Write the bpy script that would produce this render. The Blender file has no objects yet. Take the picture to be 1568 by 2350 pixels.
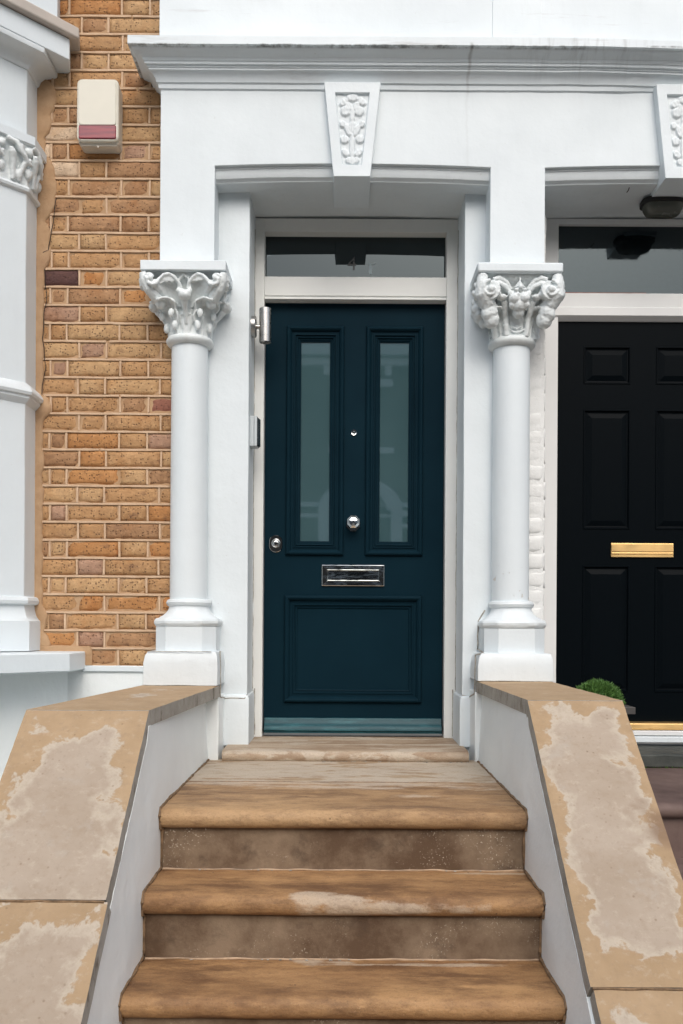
import bpy, bmesh, math, random
from mathutils import Vector, Matrix, noise
random.seed(7)
R = math.radians
scn = bpy.context.scene
COL = scn.collection

# ------------------------------------------------------------------ camera, light, exposure
EZ = 1.48                      # eye height above the path
F = 2000.0                     # focal length in measuring pixels (photo height = 2350 of them)
ROLL = 0.006
cam = bpy.data.cameras.new('camera'); co = bpy.data.objects.new('camera', cam); COL.objects.link(co)
cam.sensor_fit = 'VERTICAL'; cam.sensor_height = 36.0; cam.sensor_width = 24.0
cam.lens = F/2350*36.0
cam.shift_y = 260/2350; cam.shift_x = -6/2350
cam.clip_end = 400; cam.clip_start = 0.05
co.location = (0, 0, EZ); co.rotation_euler = (math.pi/2, -ROLL, 0)
scn.camera = co

SUN_EL, SUN_AZ = R(42), R(-12)          # from behind the camera, high, a little to the left
w = bpy.data.worlds.new('World'); scn.world = w; w.use_nodes = True
wn = w.node_tree; wn.nodes.clear()
sky = wn.nodes.new('ShaderNodeTexSky'); sky.sky_type = 'NISHITA'; sky.sun_disc = False
sky.sun_elevation = SUN_EL; sky.sun_rotation = R(180)+SUN_AZ
sky.air_density = 1.0; sky.dust_density = 4.0; sky.ozone_density = 1.0
hs = wn.nodes.new('ShaderNodeHueSaturation'); hs.inputs['Saturation'].default_value = 0.60
bg = wn.nodes.new('ShaderNodeBackground'); bg.inputs['Strength'].default_value = 0.15
wo = wn.nodes.new('ShaderNodeOutputWorld')
# overcast: the whole dome gets brighter towards the zenith, (1 + 2 sin h) / 3
tc = wn.nodes.new('ShaderNodeTexCoord'); sx = wn.nodes.new('ShaderNodeSeparateXYZ'); mr = wn.nodes.new('ShaderNodeMapRange')
mr.inputs['From Min'].default_value = 0; mr.inputs['From Max'].default_value = 1; mr.inputs['To Min'].default_value = 0.72; mr.inputs['To Max'].default_value = 1.45
wn.links.new(tc.outputs['Generated'], sx.inputs[0]); wn.links.new(sx.outputs[2], mr.inputs['Value'])
vm = wn.nodes.new('ShaderNodeVectorMath'); vm.operation = 'SCALE'
wn.links.new(sky.outputs[0], hs.inputs['Color']); wn.links.new(hs.outputs[0], vm.inputs[0]); wn.links.new(mr.outputs[0], vm.inputs['Scale']); wn.links.new(vm.outputs[0], bg.inputs[0]); wn.links.new(bg.outputs[0], wo.inputs[0])
sl = bpy.data.lights.new('sun', 'SUN'); sl.energy = 0.5; sl.angle = R(40); sl.color = (1, 0.995, 0.985)
so = bpy.data.objects.new('sun', sl); COL.objects.link(so)
so.rotation_euler = (math.pi/2 - SUN_EL, 0, SUN_AZ)
so.location = (0, -4, 12)
scn.view_settings.view_transform = 'Standard'; scn.view_settings.look = 'None'
scn.view_settings.gamma = 1; scn.view_settings.use_curve_mapping = False
scn.view_settings.exposure = 0.27

# ------------------------------------------------------------------ measuring helpers
def X(px, Y, py=1435): return (px-790+ROLL*(py-1435))*Y/F
def Z(py, Y, px=790): return EZ-(py-1435-ROLL*(px-790))*Y/F

# ------------------------------------------------------------------ materials
class Mat:
    def __init__(s, name):
        s.m = bpy.data.materials.new(name); s.m.use_nodes = True
        s.t = s.m.node_tree; s.n = s.t.nodes; s.b = s.n['Principled BSDF']
        s.pos = s.n.new('ShaderNodeNewGeometry').outputs['Position']
    def link(s, a, b): s.t.links.new(a, b)
    def map(s, src, scale):
        m = s.n.new('ShaderNodeMapping'); m.inputs['Scale'].default_value = scale; s.link(src, m.inputs['Vector']); return m.outputs[0]
    def noise(s, scale, detail=4, rough=0.55, vec=None, dist=0.0):
        n = s.n.new('ShaderNodeTexNoise'); n.inputs['Scale'].default_value = scale; n.inputs['Detail'].default_value = detail
        n.inputs['Roughness'].default_value = rough; n.inputs['Distortion'].default_value = dist
        s.link(vec if vec is not None else s.pos, n.inputs['Vector']); return n.outputs[0]
    def voro(s, scale, vec=None, out='Distance', rnd=1.0):
        n = s.n.new('ShaderNodeTexVoronoi'); n.inputs['Scale'].default_value = scale; n.inputs['Randomness'].default_value = rnd
        s.link(vec if vec is not None else s.pos, n.inputs['Vector']); return n.outputs[out]
    def ramp(s, fac, a, b, c0=0.0, c1=1.0):
        n = s.n.new('ShaderNodeMapRange'); n.inputs['From Min'].default_value = a; n.inputs['From Max'].default_value = b
        n.inputs['To Min'].default_value = c0; n.inputs['To Max'].default_value = c1; n.clamp = True
        s.link(fac, n.inputs['Value']); return n.outputs[0]
    def math(s, op, a, b=0.0, clamp=False):
        n = s.n.new('ShaderNodeMath'); n.operation = op; n.use_clamp = clamp
        for i, q in enumerate((a, b)):
            if isinstance(q, (int, float)): n.inputs[i].default_value = q
            else: s.link(q, n.inputs[i])
        return n.outputs[0]
    def mix(s, fac, a, b, mode='MIX'):
        n = s.n.new('ShaderNodeMix'); n.data_type = 'RGBA'; n.blend_type = mode
        if isinstance(fac, (int, float)): n.inputs[0].default_value = fac
        else: s.link(fac, n.inputs[0])
        for i, q in ((6, a), (7, b)):
            if isinstance(q, tuple): n.inputs[i].default_value = (*q, 1) if len(q) == 3 else q
            else: s.link(q, n.inputs[i])
        return n.outputs[2]
    def sep(s, vec):
        n = s.n.new('ShaderNodeSeparateXYZ'); s.link(vec, n.inputs[0]); return n.outputs
    def bump(s, h, strength, dist=0.002, prev=None):
        n = s.n.new('ShaderNodeBump'); n.inputs['Strength'].default_value = strength; n.inputs['Distance'].default_value = dist
        s.link(h, n.inputs['Height'])
        if prev is not None: s.link(prev, n.inputs['Normal'])
        s.link(n.outputs[0], s.b.inputs['Normal']); return n.outputs[0]
    def color(s, c):
        if isinstance(c, tuple): s.b.inputs['Base Color'].default_value = (*c, 1)
        else: s.link(c, s.b.inputs['Base Color'])
    def rough(s, v):
        if isinstance(v, (int, float)): s.b.inputs['Roughness'].default_value = v
        else: s.link(v, s.b.inputs['Roughness'])
    def metal(s, v): s.b.inputs['Metallic'].default_value = v

def white_paint(name, base=(0.722, 0.785, 0.812), dirt=0.35, bump=0.25, chips=False, stains=False, warm=False):
    k = Mat(name)
    a = k.noise(2.2, 5, 0.6)
    c = k.mix(k.ramp(a, 0.35, 0.75), base, tuple(v*0.93 for v in base))
    d = k.noise(5.5, 8, 0.68, k.map(k.pos, (1, 1, 0.35)))
    c = k.mix(k.ramp(d, 0.60, 0.80, 0, dirt*0.75), c, (0.47, 0.45, 0.40))
    e = k.noise(55, 4, 0.7)
    c = k.mix(k.ramp(e, 0.66, 0.76, 0, dirt), c, (0.33, 0.29, 0.24))
    c = k.mix(k.ramp(k.noise(3.0, 9, 0.75, k.map(k.pos, (3.5, 3.5, 0.6))), 0.50, 0.75, 0, 0.28+dirt*0.4), c, tuple(v*0.86 for v in base))
    if stains:
        xyz = k.sep(k.pos)
        wob = k.math('MULTIPLY', k.math('SUBTRACT', k.noise(9, 3), 0.5), 0.035)
        xx = k.math('ADD', xyz[0], wob)
        wid = k.ramp(k.math('ABSOLUTE', k.math('SUBTRACT', xx, 0.500)), 0.001, 0.009, 1, 0)
        zz = k.math('MULTIPLY', k.ramp(xyz[2], EZ+2.20, EZ+2.345, 0.12, 1), k.ramp(xyz[2], EZ+2.36, EZ+2.345))
        c = k.mix(k.math('MULTIPLY', k.math('MULTIPLY', wid, zz), 0.55), c, (0.16, 0.155, 0.14))
        reg = k.math('MULTIPLY', k.ramp(xyz[0], 0.62, 0.85), k.ramp(xyz[0], 1.3, 1.08))
        reg = k.math('MULTIPLY', reg, k.math('MULTIPLY', k.ramp(xyz[2], EZ+2.24, EZ+2.34), k.ramp(xyz[2], EZ+2.40, EZ+2.37)))
        strk = k.ramp(k.noise(6, 6, 0.65, k.map(k.pos, (6, 1, 0.7))), 0.50, 0.68)
        c = k.mix(k.math('MULTIPLY', k.math('MULTIPLY', reg, strk), 0.38), c, (0.25, 0.26, 0.25))
        strk2 = k.ramp(k.noise(2.5, 7, 0.7, k.map(k.pos, (0.7, 1, 9))), 0.58, 0.70, 0, 0.4)
        c = k.mix(k.math('MULTIPLY', strk2, k.ramp(xyz[2], EZ+2.22, EZ+2.24)), c, (0.36, 0.34, 0.33))
        # thin run of soot under the drip edge
        sd = k.ramp(k.math('ABSOLUTE', k.math('SUBTRACT', k.math('ADD', xyz[2], k.math('MULTIPLY', wob, 0.10)), EZ+2.343)), 0.001, 0.006, 1, 0)
        c = k.mix(k.math('MULTIPLY', sd, k.ramp(k.noise(14, 6, 0.7), 0.45, 0.62, 0, 0.8)), c, (0.10, 0.10, 0.095))
    nb = None
    if chips:
        xyz = k.sep(k.pos)
        reg = k.math('MULTIPLY', k.ramp(xyz[2], EZ+0.42, EZ+0.28), k.ramp(xyz[2], EZ-0.02, EZ+0.08))
        sp = k.math('ADD', k.noise(26, 5, 0.65), k.math('MULTIPLY', k.noise(5, 2), 0.55))
        m = k.math('MULTIPLY', k.ramp(sp, 0.925, 0.945), reg)
        c = k.mix(k.math('MULTIPLY', m, 0.55), c, (0.50, 0.43, 0.35))
        nb = k.bump(k.math('SUBTRACT', 1.0, m), 0.9, 0.002)
    k.color(c); k.rough(k.ramp(a, 0.3, 0.7, 0.42, 0.6))
    h = k.math('ADD', k.math('MULTIPLY', k.noise(7, 4, 0.5), 3.0), k.math('MULTIPLY', k.noise(70, 3, 0.6), 0.35))
    k.bump(h, bump, 0.004, nb)
    return k.m

M = {}
M['white'] = white_paint('white_masonry_paint', dirt=0.22, bump=0.4)
M['white_dirty'] = white_paint('white_paint_weathered', base=(0.71, 0.765, 0.785), dirt=0.40, bump=0.5)
M['white_stained'] = white_paint('white_paint_stained', dirt=0.20, stains=True)
M['white_chip'] = white_paint('white_paint_chipped', dirt=0.10, chips=True)
M['white_capital'] = white_paint('white_paint_carved', base=(0.745, 0.795, 0.80), dirt=0.55, bump=0.9)
M['joinery'] = white_paint('grey_white_joinery', base=(0.76, 0.775, 0.75), dirt=0.05, bump=0.05)
M['upvc'] = white_paint('white_door_frame_paint', base=(0.74, 0.75, 0.74), dirt=0.03, bump=0.03)
M['bay_white'] = white_paint('bay_white_paint', base=(0.72, 0.785, 0.815), dirt=0.14, bump=0.3)
M['render_wall'] = white_paint('rendered_wall_paint', base=(0.84, 0.885, 0.885), dirt=0.18, bump=0.5)

def simple(name, col, rough=0.5, metal=0.0, var=0.06, nscale=30, bump=0.0, bscale=200, spec=None):
    k = Mat(name)
    a = k.noise(nscale, 4, 0.6)
    k.color(k.mix(k.ramp(a, 0.3, 0.7), tuple(v*(1-var) for v in col), tuple(min(1, v*(1+var)) for v in col)))
    k.rough(k.ramp(k.noise(nscale*0.7, 3), 0.3, 0.7, max(0.02, rough*0.85), min(1, rough*1.15))); k.metal(metal)
    if spec is not None: k.b.inputs['Specular IOR Level'].default_value = spec
    if bump: k.bump(k.noise(bscale, 3), bump, 0.001)
    return k.m

M['door_teal'] = None
k = Mat('dark_teal_door_paint')
a = k.noise(3.0, 4, 0.6); c = k.mix(k.ramp(a, 0.3, 0.7), (0.0045, 0.0165, 0.0255), (0.0056, 0.0208, 0.0312))
wear = k.ramp(k.noise(40, 6, 0.7, k.map(k.pos, (0.25, 1, 1.3))), 0.60, 0.72)
zb = k.ramp(k.sep(k.pos)[2], EZ-0.42, EZ-0.47)
c = k.mix(k.math('MULTIPLY', k.math('MULTIPLY', wear, zb), 0.5), c, (0.10, 0.20, 0.22))
k.color(c); k.rough(k.ramp(k.noise(9, 4), 0.3, 0.7, 0.36, 0.46)); k.bump(k.noise(160, 2, 0.5, k.map(k.pos, (1, 1, 0.15))), 0.06, 0.001)
k.b.inputs['Specular IOR Level'].default_value = 0.02
M['door_teal'] = k.m
k = Mat('black_door_paint'); k.color((0.002, 0.0036, 0.005)); k.rough(0.42); k.b.inputs['Specular IOR Level'].default_value = 0.04; k.bump(k.noise(120, 3, 0.5, k.map(k.pos, (1, 1, 0.06))), 0.18, 0.001)
M['door_black'] = k.m
k = Mat('worn_teal_bar'); wr = k.noise(30, 7, 0.72, k.map(k.pos, (0.2, 1, 1.5)))
k.color(k.mix(k.ramp(wr, 0.50, 0.72), (0.003, 0.050, 0.065), (0.02, 0.12, 0.14))); k.rough(0.45); k.bump(wr, 0.3, 0.001); k.b.inputs['Specular IOR Level'].default_value = 0.3
M['teal_bar'] = k.m
k = Mat('etched_glass')
a = k.noise(1.7, 3); c = k.mix(k.ramp(a, 0.35, 0.65), (0.044, 0.094, 0.106), (0.056, 0.112, 0.124)); k.color(c); k.rough(0.02)
k.b.inputs['Specular IOR Level'].default_value = 1.0; k.b.inputs['IOR'].default_value = 1.9
M['glass_etched'] = k.m
k = Mat('dark_window_glass'); k.color((0.004, 0.006, 0.007)); k.rough(0.01); k.b.inputs['Specular IOR Level'].default_value = 0.7; k.b.inputs['Specular Tint'].default_value = (0.80, 0.95, 1.0, 1)
k.bump(k.noise(3.0, 2), 0.02, 0.004)
M['glass_dark'] = k.m
k = Mat('dusty_window_glass'); d = k.noise(60, 5, 0.65)
k.color(k.mix(k.ramp(d, 0.4, 0.75), (0.003, 0.005, 0.006), (0.012, 0.017, 0.021))); k.rough(k.ramp(d, 0.4, 0.7, 0.02, 0.12)); k.b.inputs['Specular IOR Level'].default_value = 0.7; k.b.inputs['Specular Tint'].default_value = (0.78, 0.94, 1.0, 1)
M['glass_dusty'] = k.m
M['chrome'] = simple('chrome', (0.72, 0.74, 0.74), 0.07, 1.0, 0.05, 60, 0.10, 40)
k = Mat('hammered_chrome'); k.color((0.60, 0.62, 0.61)); k.metal(1); k.rough(0.10); k.bump(k.noise(16, 2, 0.4, k.map(k.pos, (0.6, 1, 2.2))), 0.5, 0.006)
M['chrome_old'] = k.m
M['brass'] = simple('satin_brass', (0.92, 0.62, 0.27), 0.45, 1.0, 0.05, 20)
M['steel'] = simple('brushed_steel', (0.50, 0.49, 0.47), 0.28, 1.0, 0.06, 40)
M['alu'] = simple('grey_plastic_silver', (0.52, 0.57, 0.59), 0.40, 0.0, 0.03, 20)
M['black_plastic'] = simple('black_plastic', (0.02, 0.03, 0.035), 0.25, 0)
M['cream_plastic'] = simple('cream_plastic', (0.68, 0.655, 0.56), 0.38, 0, 0.03, 8)
M['cream_side'] = simple('cream_plastic_base', (0.60, 0.56, 0.48), 0.5, 0, 0.06, 14)
k = Mat('red_lens'); k.color(k.mix(k.ramp(k.noise(20, 3, 0.5, k.map(k.pos, (0.3, 1, 4))), 0.4, 0.6), (0.30, 0.045, 0.055), (0.20, 0.03, 0.045))); k.rough(0.2)
M['red_lens'] = k.m
M['lamp_glass'] = simple('smoked_lamp_glass', (0.085, 0.09, 0.075), 0.25)
M['grime'] = simple('grime_sealant', (0.19, 0.12, 0.065), 0.9, 0, 0.5, 45, 0.5, 90)
M['grime_grey'] = simple('grey_grime', (0.34, 0.32, 0.28), 0.9, 0, 0.4, 60, 0.4, 90)
M['black'] = simple('black_void', (0.01, 0.01, 0.01), 0.8)

def brick_mat(name, c0, c1, spots=1.0, dark=0.0):
    k = Mat(name)
    oi = k.n.new('ShaderNodeObjectInfo').outputs['Random']
    a = k.noise(11, 5, 0.6)
    c = k.mix(k.ramp(a, 0.3, 0.7), c0, c1)
    c = k.mix(k.ramp(k.noise(7, 4, 0.6), 0.55, 0.68, 0, 0.6), c, (c0[0], c0[1]*0.82, c0[2]*0.6))
    c = k.mix(k.ramp(oi, 0, 1, 0, 0.28), c, tuple(v*0.62 for v in c0))
    b = k.noise(34, 6, 0.7)
    c = k.mix(k.ramp(b, 0.52, 0.72, 0, 0.55), c, tuple(min(1, v*1.35+0.03) for v in c1))
    d = k.noise(24, 6, 0.72, k.map(k.pos, (0.6, 1, 1)))
    c = k.mix(k.ramp(d, 0.56, 0.70, 0, 0.7), c, (0.16, 0.08, 0.045))
    c = k.mix(k.ramp(k.noise(120, 5, 0.75), 0.50, 0.70, 0, 0.5), c, tuple(v*0.55 for v in c0)); c = k.mix(k.ramp(k.noise(18, 7, 0.75), 0.50, 0.75, 0, 0.5), c, tuple(min(1, v*1.3+0.02) for v in c1))
    v = k.voro(95); vm = k.voro(95, out='Color')
    dot = k.math('MULTIPLY', k.ramp(v, 0.20, 0.34, 1, 0), k.ramp(k.sep(vm)[0], 0.42, 0.62))
    c = k.mix(k.math('MULTIPLY', dot, 0.46*spots), c, (0.075, 0.035, 0.02))
    k.color(c); k.rough(0.88)
    h = k.math('SUBTRACT', k.math('ADD', k.noise(38, 6, 0.7), k.math('MULTIPLY', k.noise(9, 3), 1.2)), k.math('MULTIPLY', dot, 0.8))
    k.bump(h, 0.9, 0.005)
    return k.m
BR = [brick_mat('brick_tan', (0.40, 0.215, 0.092), (0.50, 0.295, 0.140), 1.5), brick_mat('brick_orange', (0.41, 0.185, 0.062), (0.47, 0.235, 0.088), 1.5),
      brick_mat('brick_buff', (0.45, 0.265, 0.125), (0.54, 0.345, 0.175), 1.5), brick_mat('brick_brown', (0.32, 0.17, 0.082), (0.42, 0.24, 0.12), 1.4),
      brick_mat('brick_mauve', (0.34, 0.19, 0.12), (0.43, 0.265, 0.175)), brick_mat('brick_purple', (0.075, 0.035, 0.033), (0.115, 0.052, 0.043), 0.6),
      brick_mat('brick_red', (0.24, 0.08, 0.055), (0.31, 0.14, 0.09), 0.7), brick_mat('brick_smeared', (0.56, 0.41, 0.28), (0.62, 0.47, 0.33), 0.1)]
k = Mat('lime_mortar'); a = k.noise(20, 6, 0.65)
c = k.mix(k.ramp(a, 0.3, 0.7), (0.40, 0.245, 0.13), (0.50, 0.33, 0.195)); c = k.mix(k.ramp(k.noise(6, 5, 0.7), 0.55, 0.75, 0, 0.6), c, (0.36, 0.21, 0.12))
k.color(c); k.rough(0.92); k.bump(k.noise(45, 5, 0.7), 0.8, 0.004)
M['mortar'] = k.m
k = Mat('painted_brick_white'); k.color((0.75, 0.76, 0.745)); k.rough(0.6); k.bump(k.noise(25, 6, 0.7), 0.9, 0.005)
M['white_brick'] = k.m

def tread_mat(name, cols, blobs=(), seed=0.0, amt=0.0):
    k = Mat(name)
    off = k.n.new('ShaderNodeVectorMath'); off.operation = 'ADD'; off.inputs[1].default_value = (seed*3.7, seed*1.3, seed*0.7)
    k.link(k.pos, off.inputs[0]); P = off.outputs[0]; xyz = k.sep(k.pos)
    a = k.noise(3.2, 7, 0.65, k.map(P, (0.6, 1.8, 2.5)))
    c = k.mix(k.ramp(a, 0.36, 0.62), cols[0], cols[1])
    e = k.noise(4, 7, 0.68, k.map(P, (0.8, 2.2, 2)))
    c = k.mix(k.ramp(e, 0.47, 0.64, 0, 0.85), c, cols[3])
    s_ = k.noise(6, 7, 0.7, k.map(P, (0.3, 3, 1.0)))
    c = k.mix(k.ramp(s_, 0.52, 0.72, 0, 0.45), c, tuple(v*1.25 for v in cols[1]))
    b = k.noise(7, 9, 0.68, k.map(P, (0.45, 1.8, 1.0)), 0.3)
    m = None
    for cx, cy, rx, ry in blobs:
        dx = k.math('DIVIDE', k.math('SUBTRACT', xyz[0], cx), rx); dy = k.math('DIVIDE', k.math('SUBTRACT', xyz[1], cy), ry)
        q = k.math('SUBTRACT', 1.0, k.math('SQRT', k.math('ADD', k.math('MULTIPLY', dx, dx), k.math('MULTIPLY', dy, dy))))
        m = q if m is None else k.math('MAXIMUM', m, q)
    if m is not None:
        f = k.math('ADD', m, k.math('MULTIPLY', k.math('SUBTRACT', b, 0.5), 5.0))
        f = k.math('ADD', f, k.math('MULTIPLY', k.math('SUBTRACT', k.noise(60, 5, 0.7), 0.5), 0.8))
        c = k.mix(k.ramp(f, 0.20, 0.70, 0, 0.7), c, cols[2])
    if amt: c = k.mix(k.ramp(b, 0.52-amt*0.1, 0.56-amt*0.1, 0, 0.8), c, cols[2])
    mt = k.noise(15, 8, 0.72, k.map(P, (0.8, 1.5, 1.5)))
    c = k.mix(k.ramp(mt, 0.50, 0.70, 0, 0.55), c, cols[3])
    c = k.mix(k.ramp(k.noise(19, 8, 0.72, k.map(P, (0.7, 1.4, 2))), 0.54, 0.72, 0, 0.45), c, tuple(v*1.18 for v in cols[1]))
    g = k.noise(170, 4, 0.75); c = k.mix(k.ramp(g, 0.54, 0.72, 0, 0.5), c, (0.09, 0.055, 0.03))
    g2 = k.noise(210, 3, 0.7, P); c = k.mix(k.ramp(g2, 0.62, 0.74, 0, 0.45), c, (0.55, 0.42, 0.27))
    d = k.math('MULTIPLY', k.ramp(k.voro(26), 0.05, 0.09, 1, 0), k.ramp(k.sep(k.voro(26, out='Color'))[0], 0.80, 0.84)); c = k.mix(k.math('MULTIPLY', d, 0.8), c, (0.05, 0.03, 0.02))
    k.color(c); k.rough(k.ramp(b, 0.4, 0.7, 0.62, 0.85))
    k.bump(k.math('ADD', k.math('ADD', k.noise(90, 5, 0.65), k.math('MULTIPLY', a, 2.0)), mt), 0.8, 0.004)
    return k.m
TC = ((0.225, 0.112, 0.045), (0.45, 0.258, 0.112), (0.54, 0.44, 0.33), (0.125, 0.058, 0.024))
M['tread'] = tread_mat('worn_brown_stone', TC, ((-0.09, 2.41, 0.055, 0.04), (0.00, 2.398, 0.07, 0.018), (0.20, 2.385, 0.40, 0.012), (0.40, 2.62, 0.25, 0.014)), 1)
M['tread2'] = tread_mat('worn_brown_stone_landing', ((0.26, 0.145, 0.065), (0.46, 0.29, 0.145), (0.56, 0.47, 0.37), (0.15, 0.080, 0.040)), ((0.0, 3.10, 0.9, 0.13), (0.22, 2.85, 0.12, 0.04)), 5)
M['tread_pale'] = tread_mat('worn_pale_stone', ((0.36, 0.25, 0.15), (0.45, 0.345, 0.235), (0.52, 0.45, 0.36), (0.25, 0.145, 0.07)), (), 2, 1.0)
M['threshold'] = tread_mat('threshold_stone', ((0.37, 0.27, 0.18), (0.45, 0.36, 0.265), (0.51, 0.44, 0.35), (0.25, 0.16, 0.095)), (), 3, 0.05)
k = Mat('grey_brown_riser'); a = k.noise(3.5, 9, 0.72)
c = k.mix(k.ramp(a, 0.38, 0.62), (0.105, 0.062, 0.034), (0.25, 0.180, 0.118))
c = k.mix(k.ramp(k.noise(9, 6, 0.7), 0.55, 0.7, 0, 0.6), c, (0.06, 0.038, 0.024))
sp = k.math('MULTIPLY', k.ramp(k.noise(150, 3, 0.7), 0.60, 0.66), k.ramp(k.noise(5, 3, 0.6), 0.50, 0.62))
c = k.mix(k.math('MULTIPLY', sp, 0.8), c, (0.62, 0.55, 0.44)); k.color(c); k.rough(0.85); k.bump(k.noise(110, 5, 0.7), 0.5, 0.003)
M['riser'] = k.m

def coping_mat(name, seed, amt=0.0, vb=0.0):
    k = Mat(name)
    uv = k.n.new('ShaderNodeTexCoord').outputs['UV']
    s = k.sep(uv)
    u = k.math('MINIMUM', s[0], k.math('SUBTRACT', 1.0, s[0])); v = k.math('MINIMUM', s[1], k.math('SUBTRACT', 1.0, s[1]))
    edge = k.math('MINIMUM', k.math('MULTIPLY', u, 0.33), k.math('MULTIPLY', v, 0.6))
    off = k.n.new('ShaderNodeVectorMath'); off.operation = 'ADD'; off.inputs[1].default_value = (seed, seed*2, 0); k.link(k.pos, off.inputs[0])
    P = off.outputs[0]
    n1 = k.noise(7.5, 9, 0.62, P, 0.25)
    f = k.math('ADD', k.math('MULTIPLY', edge, 7.0), k.math('MULTIPLY', k.math('SUBTRACT', n1, 0.5), 2.6))
    f = k.math('ADD', f, k.math('MULTIPLY', k.math('SUBTRACT', 0.6, s[1]), vb))
    pm = k.ramp(f, 0.28-amt, 0.37-amt, 0, 0.92)
    rim = k.math('MULTIPLY', pm, k.ramp(f, 0.34-amt, 0.62-amt, 1, 0))
    tan = k.mix(k.ramp(k.noise(9, 5, 0.6), 0.35, 0.7), (0.35, 0.24, 0.135), (0.42, 0.295, 0.175))
    beige = k.mix(k.ramp(k.noise(4, 6, 0.6, P), 0.35, 0.65), (0.35, 0.280, 0.212), (0.415, 0.345, 0.275))
    beige = k.mix(k.ramp(k.noise(11, 7, 0.65, P), 0.58, 0.68, 0, 0.6), beige, (0.41, 0.365, 0.31))
    c = k.mix(pm, tan, beige); c = k.mix(k.math('MULTIPLY', rim, 0.95), c, (0.50, 0.43, 0.34))
    d = k.math('MULTIPLY', k.ramp(k.voro(55), 0.10, 0.22, 1, 0), k.ramp(k.sep(k.voro(55, out='Color'))[0], 0.55, 1.0))
    d = k.math('MULTIPLY', d, k.ramp(k.noise(6, 3), 0.42, 0.60))
    c = k.mix(k.math('MULTIPLY', d, 0.75), c, (0.20, 0.135, 0.08))
    c = k.mix(k.ramp(k.noise(70, 5, 0.75), 0.55, 0.75, 0, 0.35), c, (0.20, 0.16, 0.12))
    c = k.mix(k.ramp(k.noise(2.6, 4, 0.5, P), 0.66, 0.72, 0, 0.8), c, (0.20, 0.125, 0.075))
    c = k.mix(k.ramp(k.noise(28, 8, 0.75, P), 0.52, 0.70, 0, 0.35), c, (0.27, 0.19, 0.12)); c = k.mix(k.ramp(k.noise(33, 8, 0.75, k.map(P, (1, 1, 1.7))), 0.55, 0.70, 0, 0.4), c, (0.56, 0.48, 0.38))
    k.color(c); k.rough(0.85)
    k.bump(k.math('SUBTRACT', k.math('ADD', k.noise(60, 5, 0.65), k.math('MULTIPLY', pm, -0.4)), k.math('MULTIPLY', d, 0.8)), 0.4, 0.003)
    return k.m
k = Mat('grey_coping_edge'); a = k.noise(7, 7, 0.7); c = k.mix(k.ramp(a, 0.35, 0.65), (0.30, 0.28, 0.24), (0.42, 0.40, 0.36))
c = k.mix(k.ramp(k.noise(16, 7, 0.72, k.map(k.pos, (1, 1.2, 0.6))), 0.54, 0.66, 0, 0.8), c, (0.11, 0.085, 0.055)); k.color(c); k.rough(0.9); k.bump(k.noise(70, 5, 0.7), 0.7, 0.004)
M['coping_edge'] = k.m
k = Mat('maroon_painted_step'); a = k.noise(4, 6, 0.65); c = k.mix(k.ramp(a, 0.35, 0.65), (0.075, 0.045, 0.038), (0.15, 0.10, 0.085)); k.color(c); k.rough(0.7); k.bump(k.noise(60, 4), 0.3, 0.003)
M['maroon'] = k.m
k = Mat('dark_step_stone'); a = k.noise(6, 6, 0.65); c = k.mix(k.ramp(a, 0.35, 0.65), (0.025, 0.03, 0.028), (0.07, 0.075, 0.065)); k.color(c); k.rough(0.75); k.bump(k.noise(60, 4), 0.4, 0.004)
M['dark_step'] = k.m
k = Mat('leaf_green'); a = k.noise(60, 3); oi = k.noise(9, 3)
k.color(k.mix(k.ramp(oi, 0.3, 0.7), k.mix(k.ramp(a, 0.3, 0.7), (0.05, 0.13, 0.025), (0.12, 0.24, 0.05)), (0.07, 0.16, 0.03))); k.rough(0.6)
M['leaf'] = k.m
M['planter'] = simple('dark_planter', (0.012, 0.012, 0.012), 0.6)
M['planter_rim'] = simple('planter_rim_grey', (0.06, 0.056, 0.052), 0.6)
M['paving'] = simple('paving_stone', (0.16, 0.15, 0.135), 0.85, 0, 0.2, 5, 0.4, 60)
M['asphalt'] = simple('asphalt', (0.05, 0.05, 0.052), 0.85, 0, 0.2, 10, 0.5, 200)
M['earth'] = simple('ground_earth', (0.09, 0.085, 0.07), 0.9, 0, 0.2, 3)
M['opp_brick'] = simple('opposite_brick', (0.10, 0.085, 0.07), 0.85, 0, 0.15, 8)
M['opp_slate'] = simple('slate_roof', (0.10, 0.105, 0.12), 0.6)
M['stone_slab'] = simple('buff_stone_slab', (0.50, 0.45, 0.40), 0.8, 0, 0.08, 6, 0.4, 50)

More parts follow.
